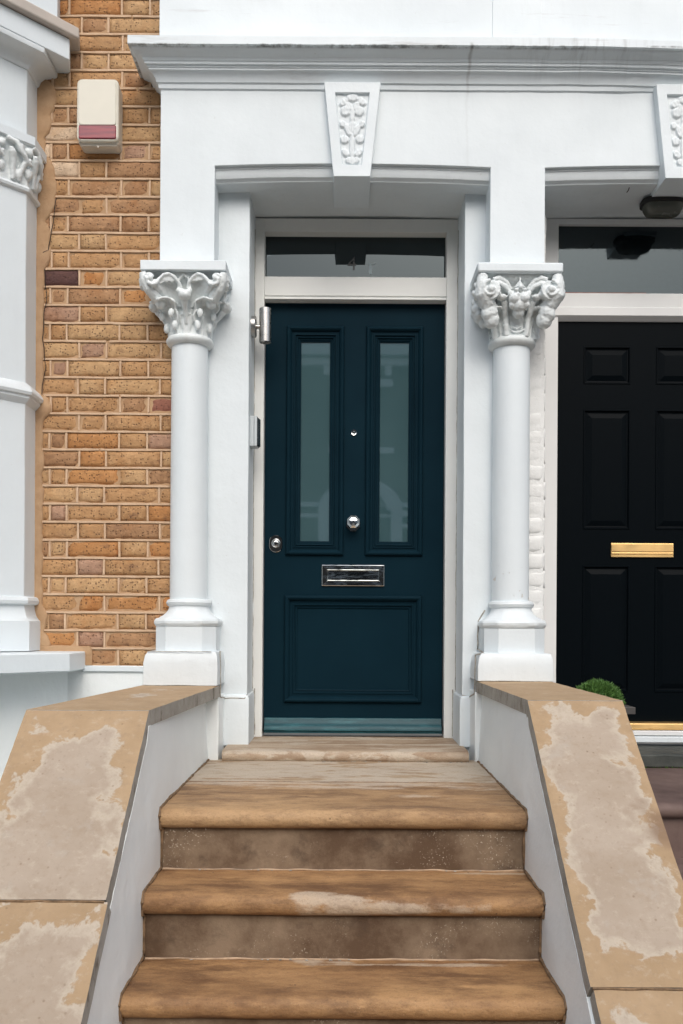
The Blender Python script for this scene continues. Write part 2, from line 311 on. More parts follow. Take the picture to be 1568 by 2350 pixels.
# ------------------------------------------------------------------ mesh helpers
class MB:
    def __init__(s): s.v = []; s.f = []; s.mi = []; s.uv = {}
    def add(s, vs, fs, mi=0, uvs=None):
        o = len(s.v); s.v += [tuple(q) for q in vs]
        for i, f in enumerate(fs):
            if uvs: s.uv[len(s.f)] = uvs[i]
            s.f.append(tuple(j+o for j in f)); s.mi.append(mi)
        return s
    def box(s, x0, x1, y0, y1, z0, z1, mi=0):
        return s.add([(x0,y0,z0),(x1,y0,z0),(x1,y1,z0),(x0,y1,z0),(x0,y0,z1),(x1,y0,z1),(x1,y1,z1),(x0,y1,z1)],
                     [(0,1,5,4),(1,2,6,5),(2,3,7,6),(3,0,4,7),(4,5,6,7),(3,2,1,0)], mi)
    def loft(s, rings, cap0=True, cap1=True, closed=True, mi=0):
        n = len(rings[0]); vs = [p for r in rings for p in r]; fs = []
        for i in range(len(rings)-1):
            for j in range(n if closed else n-1):
                k2 = (j+1) % n; fs.append((i*n+j, i*n+k2, (i+1)*n+k2, (i+1)*n+j))
        if cap0: fs.append(tuple(range(n))[::-1])
        if cap1: fs.append(tuple((len(rings)-1)*n+j for j in range(n)))
        return s.add(vs, fs, mi)
    def prism(s, poly, fn, a, b, mi=0):
        """poly of 2D points, fn(p,t)->3D"""
        return s.loft([[fn(p, a) for p in poly], [fn(p, b) for p in poly]], mi=mi)
    def lathe(s, cx, cy, prof, n=32, ph=0.0, mi=0):
        return s.loft([[(cx+r*math.cos(ph+2*math.pi*i/n), cy+r*math.sin(ph+2*math.pi*i/n), z) for i in range(n)] for r, z in prof], mi=mi)
    def tube(s, pts, rad, n=8, mi=0):
        pts = [Vector(p) for p in pts]; rings = []
        rr = rad if isinstance(rad, (list, tuple)) else [rad]*len(pts)
        up = Vector((0.13, 0.21, 1)).normalized()
        for i, p in enumerate(pts):
            t = (pts[min(i+1, len(pts)-1)]-pts[max(i-1, 0)])
            if t.length < 1e-9: t = Vector((0,0,1))
            t.normalize(); a = t.cross(up)
            if a.length < 0.05: a = t.cross(Vector((1, 0, 0)))
            a.normalize(); b = t.cross(a)
            rings.append([tuple(p+rr[i]*(math.cos(2*math.pi*j/n)*a+math.sin(2*math.pi*j/n)*b)) for j in range(n)])
        return s.loft(rings, mi=mi)
    def ball(s, c, r, sq=(1,1,1), n=12, m=8, mi=0):
        rings = []
        for i in range(1, m):
            ph = math.pi*i/m
            rings.append([(c[0]+r*sq[0]*math.sin(ph)*math.cos(2*math.pi*j/n), c[1]+r*sq[1]*math.sin(ph)*math.sin(2*math.pi*j/n), c[2]-r*sq[2]*math.cos(ph)) for j in range(n)])
        return s.loft(rings, mi=mi)
    def build(s, name, mats, parent=None, bevel=0.0, seg=2, smooth=False, rough=None, loc=None, fixn=True, shade=38):
        me = bpy.data.meshes.new(name)
        me.from_pydata(s.v, [], s.f)
        if not isinstance(mats, (list, tuple)): mats = [mats]
        for m_ in mats: me.materials.append(m_)
        for i, p in enumerate(me.polygons): p.material_index = s.mi[i]
        if s.uv:
            ul = me.uv_layers.new(name='UVMap')
            for fi, uvs in s.uv.items():
                for li, q in zip(me.polygons[fi].loop_indices, uvs): ul.data[li].uv = q
        if fixn or rough:
            bm = bmesh.new(); bm.from_mesh(me)
            if not s.uv: bmesh.ops.remove_doubles(bm, verts=bm.verts, dist=1e-6)
            if fixn: bmesh.ops.recalc_face_normals(bm, faces=bm.faces)
            if rough:
                amp, sc, ln = rough
                for _ in range(7):
                    es = [e for e in bm.edges if e.calc_length() > ln]
                    if not es: break
                    bmesh.ops.subdivide_edges(bm, edges=es, cuts=1, use_grid_fill=True)
                for v in bm.verts:
                    v.co += amp*noise.noise_vector(v.co*sc) + 0.35*amp*noise.noise_vector(v.co*sc*4.3)
            bm.to_mesh(me); bm.free()
        if smooth:
            me.polygons.foreach_set('use_smooth', [True]*len(me.polygons))
            me.set_sharp_from_angle(angle=R(shade))
        o = bpy.data.objects.new(name, me); COL.objects.link(o)
        if parent is not None: o.parent = parent
        if bevel:
            b = o.modifiers.new('edge_bevel', 'BEVEL'); b.width = bevel; b.segments = seg; b.limit_method = 'ANGLE'; b.angle_limit = R(40)
        me.update()
        return o

def empty(name, label, cat, group=None):
    o = bpy.data.objects.new(name, None); COL.objects.link(o); o.empty_display_size = 0.1
    o['label'] = label; o['category'] = cat; o['kind'] = 'thing'
    if group: o['group'] = group
    return o
def sweep_x(prof, x0, x1, n, wob=None, caps=True):
    """prof: list of (Y,z) closed; swept along X"""
    rings = []
    for i in range(n+1):
        x = x0+(x1-x0)*i/n
        rings.append([wob(x, y, z) if wob else (x, y, z) for y, z in prof])
    return MB().loft(rings, caps, caps)
def rect(x0, x1, z0, z1, d): return [(x0+d, z0+d), (x1-d, z0+d), (x1-d, z1-d), (x0+d, z1-d)]
def frame_loops(mb, x0, x1, z0, z1, yf, prof, cap=False, mi=0):
    """mitred rectangular moulding: prof = (distance inwards, height proud)"""
    rings = [[(p[0], yf-h, p[1]) for p in rect(x0, x1, z0, z1, d)] for d, h in prof]
    return mb.loft(rings, False, cap, True, mi)
def wavy(pts, amp, sc, seed=0):
    return [tuple(Vector(p)+amp*noise.noise_vector(Vector(p)*sc+Vector((seed, 0, 0)))) for p in pts]
def subdiv(pts, step):
    out = []
    for a, b in zip(pts[:-1], pts[1:]):
        a, b = Vector(a), Vector(b); n = max(1, int((b-a).length/step))
        out += [tuple(a.lerp(b, i/n)) for i in range(n)]
    return out+[tuple(pts[-1])]

# ------------------------------------------------------------------ setting: ground, path, street
YB = 3.74                               # face of the brick wall
def structure(o): o['kind'] = 'structure'; return o
structure(MB().box(-60, 60, -60, 60, -0.40, -0.30).build('ground', M['earth']))
g = MB()
g.box(-0.62, 0.62, -0.9, 1.80, -0.06, 0.0)
structure(g.build('path', M['paving'], bevel=0.004))
structure(MB().box(-30, 30, -3.2, -0.9, -0.30, -0.02).build('pavement', M['paving'], bevel=0.01))
structure(MB().box(-30, 30, -9.0, -3.2, -0.30, -0.14).build('road', M['asphalt']))
structure(MB().box(-30, 30, -12.2, -9.0, -0.30, -0.02).build('far_pavement', M['paving'], bevel=0.01))
structure(MB().box(-6, -0.95, -0.9, 3.9, -0.30, -0.03).build('front_yard', M['paving']))
structure(MB().box(0.9, 6, -0.9, 3.9, -0.30, -0.03).build('neighbour_yard', M['paving']))

# ------------------------------------------------------------------ brick wall of the house
bw = empty('brick_wall', 'yellow stock brick house wall between the white bay window and the white porch', 'wall')
ZB0 = EZ-0.178; ZT = EZ+2.95
MB().box(-1.75, -0.69, YB+0.0045, YB+0.25, ZB0-0.02, ZT).build('mortar', M['mortar'], bw, rough=(0.0016, 11, 0.06), smooth=True)
def brick_mesh(wd, ht, rng, chip=0.004, dep=0.03):
    nx = max(4, int(wd/0.024)); nz = 4; vs = []; fs = []; sd = rng.random()*50
    for j in range(nz+1):
        for i in range(nx+1):
            u, v = i/nx, j/nz; x = (u-0.5)*wd; z = (v-0.5)*ht
            e = (i in (0, nx)) or (j in (0, nz))
            nn = noise.noise_vector(Vector((x*38+sd, z*60, sd)))
            yy = (0.0045 if e else 0.0)+0.0022*nn.y
            dx = chip*0.55*nn.x if e else 0
            dz = chip*0.55*nn.z if e else 0
            if j == 0: dz += max(0, noise.noise(Vector((x*28+sd*2, 3, sd)))-0.12)*chip*2.6
            if i == 0: dx += 0.001
            vs.append((x+dx, yy, z+dz))
    W1 = nx+1
    for j in range(nz):
        for i in range(nx): fs.append((j*W1+i, j*W1+i+1, (j+1)*W1+i+1, (j+1)*W1+i))
    ring = [i for i in range(nx+1)]+[j*W1+nx for j in range(1, nz+1)]+[nz*W1+i for i in range(nx-1, -1, -1)]+[j*W1 for j in range(nz-1, 0, -1)]
    o = len(vs)
    for r in ring: vs.append((vs[r][0], dep, vs[r][2]))
    n = len(ring)
    for i in range(n): fs.append((ring[i], o+i, o+(i+1) % n, ring[(i+1) % n]))
    return vs, fs
rng = random.Random(11)
PITCH = 0.07754
def put_brick(x0, x1, zc, mat, y=YB, ht=0.0655, parent=bw, chip=0.004):
    vs, fs = brick_mesh(x1-x0, ht+rng.uniform(-0.001, 0.001), rng, chip)
    me = bpy.data.meshes.new('brick'); me.from_pydata(vs, [], fs); me.materials.append(mat)
    me.polygons.foreach_set('use_smooth', [True]*len(fs))
    o = bpy.data.objects.new('brick', me); COL.objects.link(o); o.parent = parent
    o.location = ((x0+x1)/2, y+rng.uniform(-0.002, 0.002), zc); o.rotation_euler = (0, rng.uniform(-0.006, 0.006), 0)
    return o
JA = [86, 112.4, 151, 272, 336.6, 457, 470]      # joint positions of the two alternating courses
JB = [86, 177.4, 239, 365, 427, 470]
special = {(5, 0): 5, (-2, 4): 6, (-4, 2): 1, (-6, 2): 1, (-4, 4): 4, (-6, 4): 3, (8, 3): 3, (9, 2): 3, (10, 3): 3, (11, 2): 3, (7, 3): 3, (12, 1): 3, (4, 3): 1, (-5, 1): 1, (-13, 2): 1, (-13, 1): 1}
crs = []; jts = []
for kk in range(-22, 23):
    zc = EZ+1.445-5*PITCH+PITCH*(kk+0.5)
    if zc-PITCH/2 < ZB0-0.012: continue
    typeB = (kk % 2 == 1)
    J = JB if typeB else JA
    sh = rng.uniform(-2.2, 2.2); crs.append(zc)
    for i in range(len(J)-1):
        a = J[i]+(sh if i else 0); b = J[i+1]+sh
        if kk == -21 and i == 0: a += 20
        x0 = X(a, YB)+0.0040; x1 = X(b, YB)-0.0040; jts.append((x1+0.0048, zc))
        if x1 > -0.70: x1 = -0.70
        if x1-x0 < 0.015: continue
        if (kk, i) in special: mi = special[(kk, i)]
        elif kk in (11, 12, 13) and i == 0: mi = 7
        elif kk in (11, 12, 13) and i == 1 and a < 160: mi = 7
        else:
            mi = rng.choices([0, 1, 2, 3, 4], [8, 1.0, 3.5, 1.6 if kk < 8 else 4.5, 0.9 if kk > -14 else 3])[0]
        put_brick(x0, x1, zc+rng.uniform(-0.0008, 0.0008), BR[mi], ht=0.0672, chip=0.0028)
# raised ribbon pointing
g = MB(); r3 = random.Random(5)
def ribbon(p0, p1, hw, vert, seed):
    n = max(3, int((Vector(p1)-Vector(p0)).length/0.02)); rings = []
    for i in range(n+1):
        t = i/n; p = Vector(p0).lerp(Vector(p1), t)
        h = hw*(1+0.28*noise.noise(Vector((t*n*0.35, seed, 3)))); off = 0.0014*noise.noise(Vector((t*n*0.12, seed, 8)))
        y = p.y+0.0011*noise.noise(Vector((t*n*0.3, seed, 1)))
        if vert: rings.append([(p.x+off-h, YB+0.006, p.z), (p.x+off-h*0.85, y, p.z), (p.x+off+h*0.85, y, p.z), (p.x+off+h, YB+0.006, p.z)])
        else: rings.append([(p.x, YB+0.006, p.z+off+h), (p.x, y, p.z+off+h*0.85), (p.x, y, p.z+off-h*0.85), (p.x, YB+0.006, p.z+off-h)])
    g.loft(rings)
for i, zc in enumerate(crs):
    x = -1.315
    while x < -0.70:
        L = r3.uniform(0.25, 0.7); ribbon((x, YB-0.0022, zc-PITCH/2), (min(x+L, -0.69), YB-0.0022, zc-PITCH/2+r3.uniform(-0.001, 0.001)), 0.0050, False, i*7.3+x); x += L+r3.choice([0, 0, 0.006, 0.015])
for i, (x, zc) in enumerate(jts):
    if x > -0.705 or r3.random() < 0.06: continue
    ribbon((x, YB-0.0014, zc-PITCH/2+0.006), (x+r3.uniform(-0.0015, 0.0015), YB-0.0014, zc+PITCH/2-0.006), 0.0046, True, i*3.1)
k = Mat('pale_pointing'); a = k.noise(24, 6, 0.65); k.color(k.mix(k.ramp(a, 0.3, 0.7), (0.52, 0.35, 0.22), (0.64, 0.47, 0.32))); k.rough(0.9); k.bump(k.noise(70, 5, 0.7), 0.6, 0.003); M['pointing'] = k.m
rb = g.build('ribbon_pointing', M['pointing'], bw, smooth=True, shade=40); rb['kind'] = 'stuff'
# smeared mortar along the bay window
vs = []; fs = []; n = 150
for i in range(n+1):
    z = EZ-0.135+(2.47)*i/n; dz = z-EZ
    wd = 0.022+0.010*noise.noise(Vector((1, 2, z*14)))+0.006*noise.noise(Vector((4, 2, z*50)))
    for c0, hw, am in ((1.87, 0.14, 0.052), (1.62, 0.10, 0.030), (0.93, 0.05, 0.030), (0.01, 0.06, 0.022), (-0.09, 0.05, 0.035), (2.26, 0.07, 0.05), (2.15, 0.06, 0.030)):
        t = abs(dz-c0)/hw
        if t < 1: wd += am*(1-t*t)**0.6
    x1 = -1.318+wd
    vs += [(-1.36, YB-0.011, z), (x1-0.008, YB-0.0085+0.002*noise.noise(Vector((0, 0, z*30))), z), (x1, YB-0.002, z), (x1+0.001, YB+0.012, z)]
for i in range(n):
    for j in range(3): fs.append((i*4+j, i*4+j+1, i*4+j+5, i*4+j+4))
MB().add(vs, fs).build('mortar_fillet', M['mortar'], bw, smooth=True, shade=60)
MB().box(X(187, YB), X(213, YB), YB-0.008, YB+0.01, Z(1530, YB), Z(1491, YB)).build('mortar_patch', M['mortar'], bw, rough=(0.003, 25, 0.02), smooth=True)
MB().box(-1.315, X(210, YB), YB-0.010, YB+0.01, Z(1506, YB), Z(1486, YB)).build('mortar_patch', M['mortar'], bw, rough=(0.003, 25, 0.02), smooth=True)
# crack lines in the pointing
pts = wavy(subdiv([(-1.292, YB-0.009, EZ+1.52), (-1.283, YB-0.009, EZ+1.40), (-1.30, YB-0.009, EZ+1.22), (-1.285, YB-0.009, EZ+1.10), (-1.30, YB-0.009, EZ+0.98)], 0.02), 0.006, 22, 3)
MB().tube(pts, 0.0016, 5).build('crack', M['black'], bw)
pts = wavy(subdiv([(-1.245, YB-0.009, EZ+1.82), (-1.262, YB-0.009, EZ+1.68), (-1.275, YB-0.009, EZ+1.60), (-1.297, YB-0.009, EZ+1.59)], 0.02), 0.005, 22, 9)
MB().tube(pts, 0.0018, 5).build('crack', M['black'], bw)
# painted wall foot with its ledge
MB().box(-2.2, -0.69, YB+0.002, YB+0.25, 0.0-0.25, ZB0-0.022).build('painted_wall_foot', M['render_wall'], bw)
MB().box(X(190, YB), -0.69, YB-0.010, YB+0.20, ZB0-0.026, ZB0-0.001).build('painted_ledge', M['white'], bw, bevel=0.003, rough=(0.0015, 14, 0.05))

# ------------------------------------------------------------------ bay window
bay = empty('bay_window', 'white canted bay window with leafy corner capital at the left edge', 'bay window')
CX, CY = -1.327, 3.611
S2 = math.sqrt(0.5)
def bay_pt(p, which, t=0.9):
    cx, cy = CX+p, CY-p*(math.sqrt(2)-1)
    if which == 0: return (cx-t, cy-t)          # along the cant, towards the viewer's left
    if which == 1: return (cx, cy)
    return (cx, YB+0.03)
def bay_sweep(prof, name, mat, closed=True, rough=None, bevel=0.0):
    """prof (p,z) from bottom to top on the outside"""
    rings = []
    inner = [(-0.12, prof[-1][1]), (-0.12, prof[0][1])]
    pr = prof+inner
    for wch in (0, 1, 2): rings.append([(*bay_pt(p, wch), EZ+z) for p, z in pr])
    return MB().loft(rings).build(name, mat, bay, rough=rough, bevel=bevel, smooth=True, shade=30)
bay_sweep([(0, -0.115), (0, 2.31)], 'corner_pier', M['bay_white'], rough=(0.0012, 5, 0.12), bevel=0.003)
bay_sweep([(0.008, 0.112), (0.016, 0.107), (0.021, 0.095), (0.018, 0.083), (0.008, 0.077)][::-1], 'base_torus', M['bay_white'])
bay_sweep([(0.001, 0.0765), (0.003, 0.055), (0.010, 0.030), (0.020, 0.015), (0.026, 0.010), (0.026, -0.114)][::-1], 'base_plinth', M['bay_white'], rough=(0.001, 7, 0.1))
bay_sweep([(0.0, 0.998), (0.016, 0.985), (0.030, 0.966), (0.034, 0.955), (0.030, 0.944), (0.020, 0.940), (0.020, 0.930), (0.010, 0.918), (0.0, 0.908)][::-1], 'string_course', M['white_dirty'], rough=(0.001, 9, 0.08))
bay_sweep([(0.001, 1.778), (0.013, 1.785), (0.016, 1.795), (0.010, 1.806), (0.001, 1.810)], 'capital_necking', M['white_dirty'])
bay_sweep([(0.036, 1.966), (0.041, 1.970), (0.041, 2.004), (0.001, 2.020)], 'capital_abacus', M['bay_white'], rough=(0.0008, 9, 0.1))
bay_sweep([(0.0, 2.292), (0.006, 2.294), (0.010, 2.300), (0.016, 2.315), (0.035, 2.330), (0.062, 2.338), (0.080, 2.343), (0.082, 2.350), (0.082, 2.362)], 'cornice_moulding', M['white_dirty'], rough=(0.0008, 9, 0.1))
# fascia and crowning slab run straight on to the brick wall
def cant_prism(p, z0, z1, xe, ye, name, mat, back=0.25, bev=0.003):
    a = (xe, ye); L = 1.1
    poly = [(xe-L, ye-L), (xe, ye), (xe*YB/ye*1.0-0.002, YB+0.02), (xe-0.30, YB+0.02), (xe-L-back, ye-L+back)]
    return MB().prism(poly, lambda q, t: (q[0], q[1], t), EZ+z0, EZ+z1).build(name, mat, bay, bevel=bev)
cant_prism(0, 2.3645, 2.452, -1.166, 3.655, 'cornice_fascia', M['bay_white'])
cant_prism(0, 2.4545, 2.500, -1.126, 3.656, 'cornice_slab', M['stone_slab'], bev=0.006)
MB().prism([(-2.4, 2.4), (-1.20, 3.60), (-1.24, YB+0.02), (-2.4, YB)], lambda q, t: (q[0], q[1], t), EZ+2.5005, EZ+3.0).build('bay_parapet', M['bay_white'], bay)
# sill slab
bay_sweep([(0.21, -0.196), (0.219, -0.19), (0.219, -0.122), (0.214, -0.118)], 'sill', M['bay_white'], rough=(0.0012, 8, 0.08))
MB().prism([(-2.5, YB-1.332+0.02), (-1.168, YB+0.02), (-1.3, YB+0.2), (-2.5, YB+0.2)], lambda q, t: (q[0], q[1], t), -0.1, EZ-0.197).build('wall_below_sill', M['render_wall'], bay)
# leafy relief of the corner capital
def remeshed(mb, name, mat, parent, voxel=0.003, amp=0.001, loc=(0, 0, 0), sc=60, smooth_it=1):
    me = bpy.data.meshes.new(name); me.from_pydata(mb.v, [], mb.f)
    bm = bmesh.new(); bm.from_mesh(me); bmesh.ops.recalc_face_normals(bm, faces=bm.faces); bm.to_mesh(me); bm.free()
    o = bpy.data.objects.new(name, me); COL.objects.link(o)
    md = o.modifiers.new('r', 'REMESH'); md.mode = 'VOXEL'; md.voxel_size = voxel; md.use_smooth_shade = True
    if smooth_it:
        ms = o.modifiers.new('s', 'SMOOTH'); ms.iterations = smooth_it; ms.factor = 0.5
    dg = bpy.context.evaluated_depsgraph_get()
    m2 = bpy.data.meshes.new_from_object(o.evaluated_get(dg)); m2.name = name
    o.modifiers.clear(); o.data = m2; bpy.data.meshes.remove(me)
    if amp:
        nv = [v.normal.copy() for v in m2.vertices]
        for v, nn in zip(m2.vertices, nv):
            v.co += nn*amp*(noise.noise(v.co*sc)+0.6*noise.noise(v.co*sc*2.7))
    m2.materials.append(mat); m2.polygons.foreach_set('use_smooth', [True]*len(m2.polygons))
    o.parent = parent; o.location = loc
    return o
def sheet(mb, A, B, thick, inward, rows=5):
    """ruled curved sheet between polylines A and B, closed with thickness; inward(p) gives a unit vector"""
    n = len(A); front = []
    for r in range(rows+1):
        t = r/rows
        front.append([Vector(a).lerp(Vector(b), t)+0.012*math.sin(math.pi*t)*inward(Vector(a)) for a, b in zip(A, B)])
    back = [[p+thick*inward(p) for p in row] for row in front]
    rings = []
    for fr, bk in zip(front, back): rings.append([tuple(p) for p in fr]+[tuple(p) for p in reversed(bk)])
    mb.loft(rings)
capb = MB()
def rp(a, z, out):
    """a: metres along the wrapped bay face, 0 at the corner, + towards the wall, - along the cant"""
    if a >= 0: x, y = bay_pt(out, 1); return (x, y+a, EZ+z)
    x, y = bay_pt(out, 1); return (x+a*S2, y+a*S2, EZ+z)
for (s0, s1, m_) in ((-0.30, 0.0, 0), (0.0, 0.14, 0)):
    pass
rings = []
for a in (-0.5, 0.0, 0.15):
    rings.append([rp(a, 1.805, 0.004), rp(a, 1.86, 0.006), rp(a, 1.92, 0.014), rp(a, 1.967, 0.030), rp(a, 1.967, -0.05), rp(a, 1.805, -0.05)])
capb.loft(rings)
for a0 in (-0.17, -0.055, 0.055, -0.29):
    capb.tube([rp(a0-0.012, 1.815, 0.010), rp(a0-0.02, 1.87, 0.020), rp(a0-0.035, 1.915, 0.034), rp(a0-0.045, 1.93, 0.040)], [0.010, 0.013, 0.016, 0.008])
    capb.tube([rp(a0+0.012, 1.815, 0.010), rp(a0+0.02, 1.87, 0.018), rp(a0+0.03, 1.90, 0.030), rp(a0+0.045, 1.905, 0.036)], [0.009, 0.012, 0.014, 0.007])
    capb.tube([rp(a0-0.055, 1.965, 0.030), rp(a0-0.02, 1.955, 0.040), rp(a0+0.0, 1.925, 0.042), rp(a0+0.03, 1.895, 0.034), rp(a0+0.05, 1.885, 0.03)], [0.012, 0.012, 0.012, 0.010, 0.007])
    capb.ball(rp(a0, 1.945, 0.030), 0.020, (1, 1, 0.8)); capb.ball(rp(a0+0.045, 1.94, 0.022), 0.018)
    capb.ball(rp(a0+0.01, 1.84, 0.012), 0.016, (1, 1, 1.5)); capb.ball(rp(a0+0.055, 1.86, 0.008), 0.018, (1, 1, 1.4))
remeshed(capb, 'carved_capital', M['white_capital'], bay, 0.003, 0.0016, sc=45)

# ------------------------------------------------------------------ porch
porch = empty('porch', 'white stucco double porch with columns, keystones and moulded cornice over both doors', 'porch')
YF = 3.63
A0, A1, B0, B1 = -0.55, 0.5985, 0.826, 1.973
def zarch(x, x0, x1, base=1.915, rise=0.012):
    t = (x-(x0+x1)/2)/((x1-x0)/2); return EZ+base+rise*(1-t*t)-0.004
poly = [(-0.777, EZ+1.482), (A0, EZ+1.482)]
N_ = 24
poly += [(A0+(A1-A0)*i/N_, zarch(A0+(A1-A0)*i/N_, A0, A1)) for i in range(N_+1)]
poly += [(A1, EZ+1.482), (B0, EZ+1.482)]
poly += [(B0+(B1-B0)*i/N_, zarch(B0+(B1-B0)*i/N_, B0, B1)) for i in range(N_+1)]
poly += [(B1, EZ+1.482), (2.2, EZ+1.482), (2.2, EZ+2.236), (-0.777, EZ+2.236)]
MB().prism(poly, lambda q, t: (q[0], t, q[1]), YF, 3.765).build('entablature_wall', M['white_stained'], porch, bevel=0.002)
# cavetto moulding and soffit of each arch
for x0, x1, kx in ((A0, A1, 0.024), (B0, B1, 1.39)):
    prof = [(0.0012, 0.0), (0.014, -0.001), (0.015, -0.009), (0.019, -0.011), (0.021, -0.028), (0.027, -0.042), (0.040, -0.051), (0.042, -0.055)]
    rings = []
    for i in range(N_+1):
        x = x0+(x1-x0)*i/N_; zt = zarch(x, x0, x1)
        rings.append([(x, YF+dy, zt+dz+0.0012*noise.noise(Vector((x*9, dy*20, 1)))) for dy, dz in prof]+[(x, 4.15, zt-0.055), (x, 4.15, zt+0.05), (x, YF+0.14, zt+0.05), (x, YF+0.14, zt-0.0005), (x, YF+0.002, zt-0.0005)])
    MB().loft(rings).build('arch_soffit', M['white_dirty'], porch, smooth=True, shade=25)
# cornice
CP = [(0.0, 2.224), (0.007, 2.228), (0.009, 2.246), (0.016, 2.249), (0.019, 2.262), (0.030, 2.278), (0.042, 2.284), (0.042, 2.291), (0.047, 2.293), (0.048, 2.299), (0.056, 2.300), (0.056, 2.310),
      (0.060, 2.311), (0.064, 2.322), (0.080, 2.331), (0.094, 2.336), (0.101, 2.343), (0.112, 2.3445), (0.1115, 2.378), (0.02, 2.386), (-0.10, 2.386), (-0.10, 2.224)]
rings = []
XL = -0.777
rings.append([(XL-p, YB+0.02, EZ+z) for p, z in CP])
nseg = 90
for i in range(nseg+1):
    t = i/nseg; r_ = []
    for p, z in CP:
        xs = XL-p; x = xs+(2.35-xs)*t
        amp = 0.0012+0.0028*max(0, min(1, (x-0.6)/0.4))
        dz = amp*noise.noise(Vector((x*3.1, z*14, 4)))+0.5*amp*noise.noise(Vector((x*9, z*30, 9)))
        sag = -0.010*max(0, min(1, (x-0.9)/0.6))**2*(3-2*max(0, min(1, (x-0.9)/0.6)))
        dy = amp*0.8*noise.noise(Vector((x*5, z*22, 2)))
        if p < 0: dz = dy = 0
        r_.append((x, YF-p+dy, EZ+z+dz+(sag if z > 2.23 else 0)))
    rings.append(r_)
MB().loft(rings).build('cornice', M['white_stained'], porch, smooth=True, shade=32)
# parapet over the cornice with two shallow joints
g = MB()
g.box(X(358, 3.60), X(1122, 3.60), 3.600, 3.9, EZ+2.380, EZ+3.1)
g.box(X(1122, 3.60), X(1234, 3.60), 3.597, 3.9, EZ+2.380, EZ+3.1)
g.box(X(1234, 3.60), 2.4, 3.602, 3.9, EZ+2.380, EZ+3.1)
g.build('parapet', M['white_stained'], porch, bevel=0.0012)
# keystones
def keystone(cx):
    y0 = 3.588; zt, zb = EZ+2.236, EZ+1.849; wt, wb = 0.116, 0.0755
    def trap(d_side, d_top, d_bot):
        def hw(z): return wb+(wt-wb)*(z-zb)/(zt-zb)
        z1, z2 = zt-d_top, zb+d_bot
        return [(cx-hw(z2)+d_side, z2), (cx+hw(z2)-d_side, z2), (cx+hw(z1)-d_side, z1), (cx-hw(z1)+d_side, z1)]
    mb = MB(); R_ = []
    for (ds, dt, db, y) in ((0, 0, 0, 3.86), (0, 0, 0, y0), (0.040, 0.042, 0.048, y0), (0.0425, 0.045, 0.050, y0+0.012)):
        R_.append([(p[0], y, p[1]) for p in trap(ds, dt, db)])
    mb.loft(R_)
    o = mb.build('keystone', M['white'], porch, bevel=0.0018)
    # carved foliage, a height field inside the sunk panel
    Bp = [(600,520,95,60,.6),(1000,505,95,60,-.6),(790,430,110,70,0),(630,700,95,85,0),(950,700,95,85,0),(790,820,45,190,0),(700,600,60,80,.5),(880,600,60,80,-.5),
          (600,1270,95,70,0),(985,1260,95,70,0),(690,1080,60,120,.5),(900,1080,60,120,-.5),(790,1010,70,110,0),(790,1430,55,260,0),
          (620,1540,95,60,-.5),(960,1540,95,60,.5),(700,1690,70,60,0),(900,1690,70,60,0),(560,960,60,60,0),(1020,960,60,60,0),(790,1700,90,80,0)]
    nx, nz = 44, 96; pl = trap(0.0425, 0.045, 0.050); vs = []; fs = []
    for j in range(nz+1):
        v = j/nz; py = 1780-(1780-360)*v
        xl = pl[0][0]+(pl[3][0]-pl[0][0])*v; xr = pl[1][0]+(pl[2][0]-pl[1][0])*v; z = pl[0][1]+(pl[3][1]-pl[0][1])*v
        for i in range(nx+1):
            u = i/nx; half = 255+120*v; px = 790+(u-0.5)*2*half
            h = 0
            for bx, by, ra, rb, an in Bp:
                dx, dy = px-bx, py-by; ca, sa = math.cos(an), math.sin(an)
                a_, b_ = (dx*ca-dy*sa)/(ra*1.32), (dx*sa+dy*ca)/(rb*1.28)
                q = a_*a_+b_*b_
                if q < 1.0: h = max(h, (0.0085-0.0016*abs(math.sin(a_*5)))*min(1, 1.9*(1-q))**0.6)
            h += 0.0012*noise.noise(Vector((u*9+cx, v*22, 1)))
            if i in (0, nx) or j in (0, nz): h = -0.003
            vs.append((xl+(xr-xl)*u, y0+0.0112-h, z))
    for j in range(nz):
        for i in range(nx): fs.append((j*(nx+1)+i, j*(nx+1)+i+1, (j+1)*(nx+1)+i+1, (j+1)*(nx+1)+i))
    MB().add(vs, fs).build('carved_relief', M['white_dirty'], o, smooth=True, shade=70, fixn=False)
keystone(0.021); keystone(1.388)

# inner pilasters, lintel walls and pedestals
YP = 3.752
g = MB(); g.box(-0.68, -0.4165, YP, 4.12, EZ-0.62, EZ+1.90); g.build('inner_pilaster', M['white'], porch, bevel=0.003, rough=(0.0016, 4, 0.12), smooth=True, shade=30)
g = MB(); g.box(0.51, 0.70, YP, 4.12, EZ-0.62, EZ+1.90); g.build('inner_pilaster', M['white'], porch, bevel=0.003, rough=(0.0016, 4, 0.12), smooth=True, shade=30)
for x0, x1 in ((-0.58, -0.407), (0.4985, 0.62)):
    g = MB(); rs = []
    for i_, (d, z) in enumerate(((0, -0.52), (0, -0.318), (0.004, -0.306), (0.012, -0.300))):
        rs.append([(x0+(d if x0 > 0 else 0), 3.733+d, EZ+z), (x1-(d if x0 < 0 else 0), 3.733+d, EZ+z), (x1-(d if x0 < 0 else 0), 4.0, EZ+z), (x0+(d if x0 > 0 else 0), 4.0, EZ+z)])
    g.loft(rs); g.build('pilaster_base', M['white'], porch, bevel=0.003, rough=(0.0015, 8, 0.05), smooth=True, shade=30)
g = MB(); g.box(-0.90, -0.514, 3.585, 3.95, -0.1, EZ-0.296); g.build('pedestal', M['render_wall'], porch, bevel=0.004, rough=(0.0018, 7, 0.07), smooth=True, shade=30)
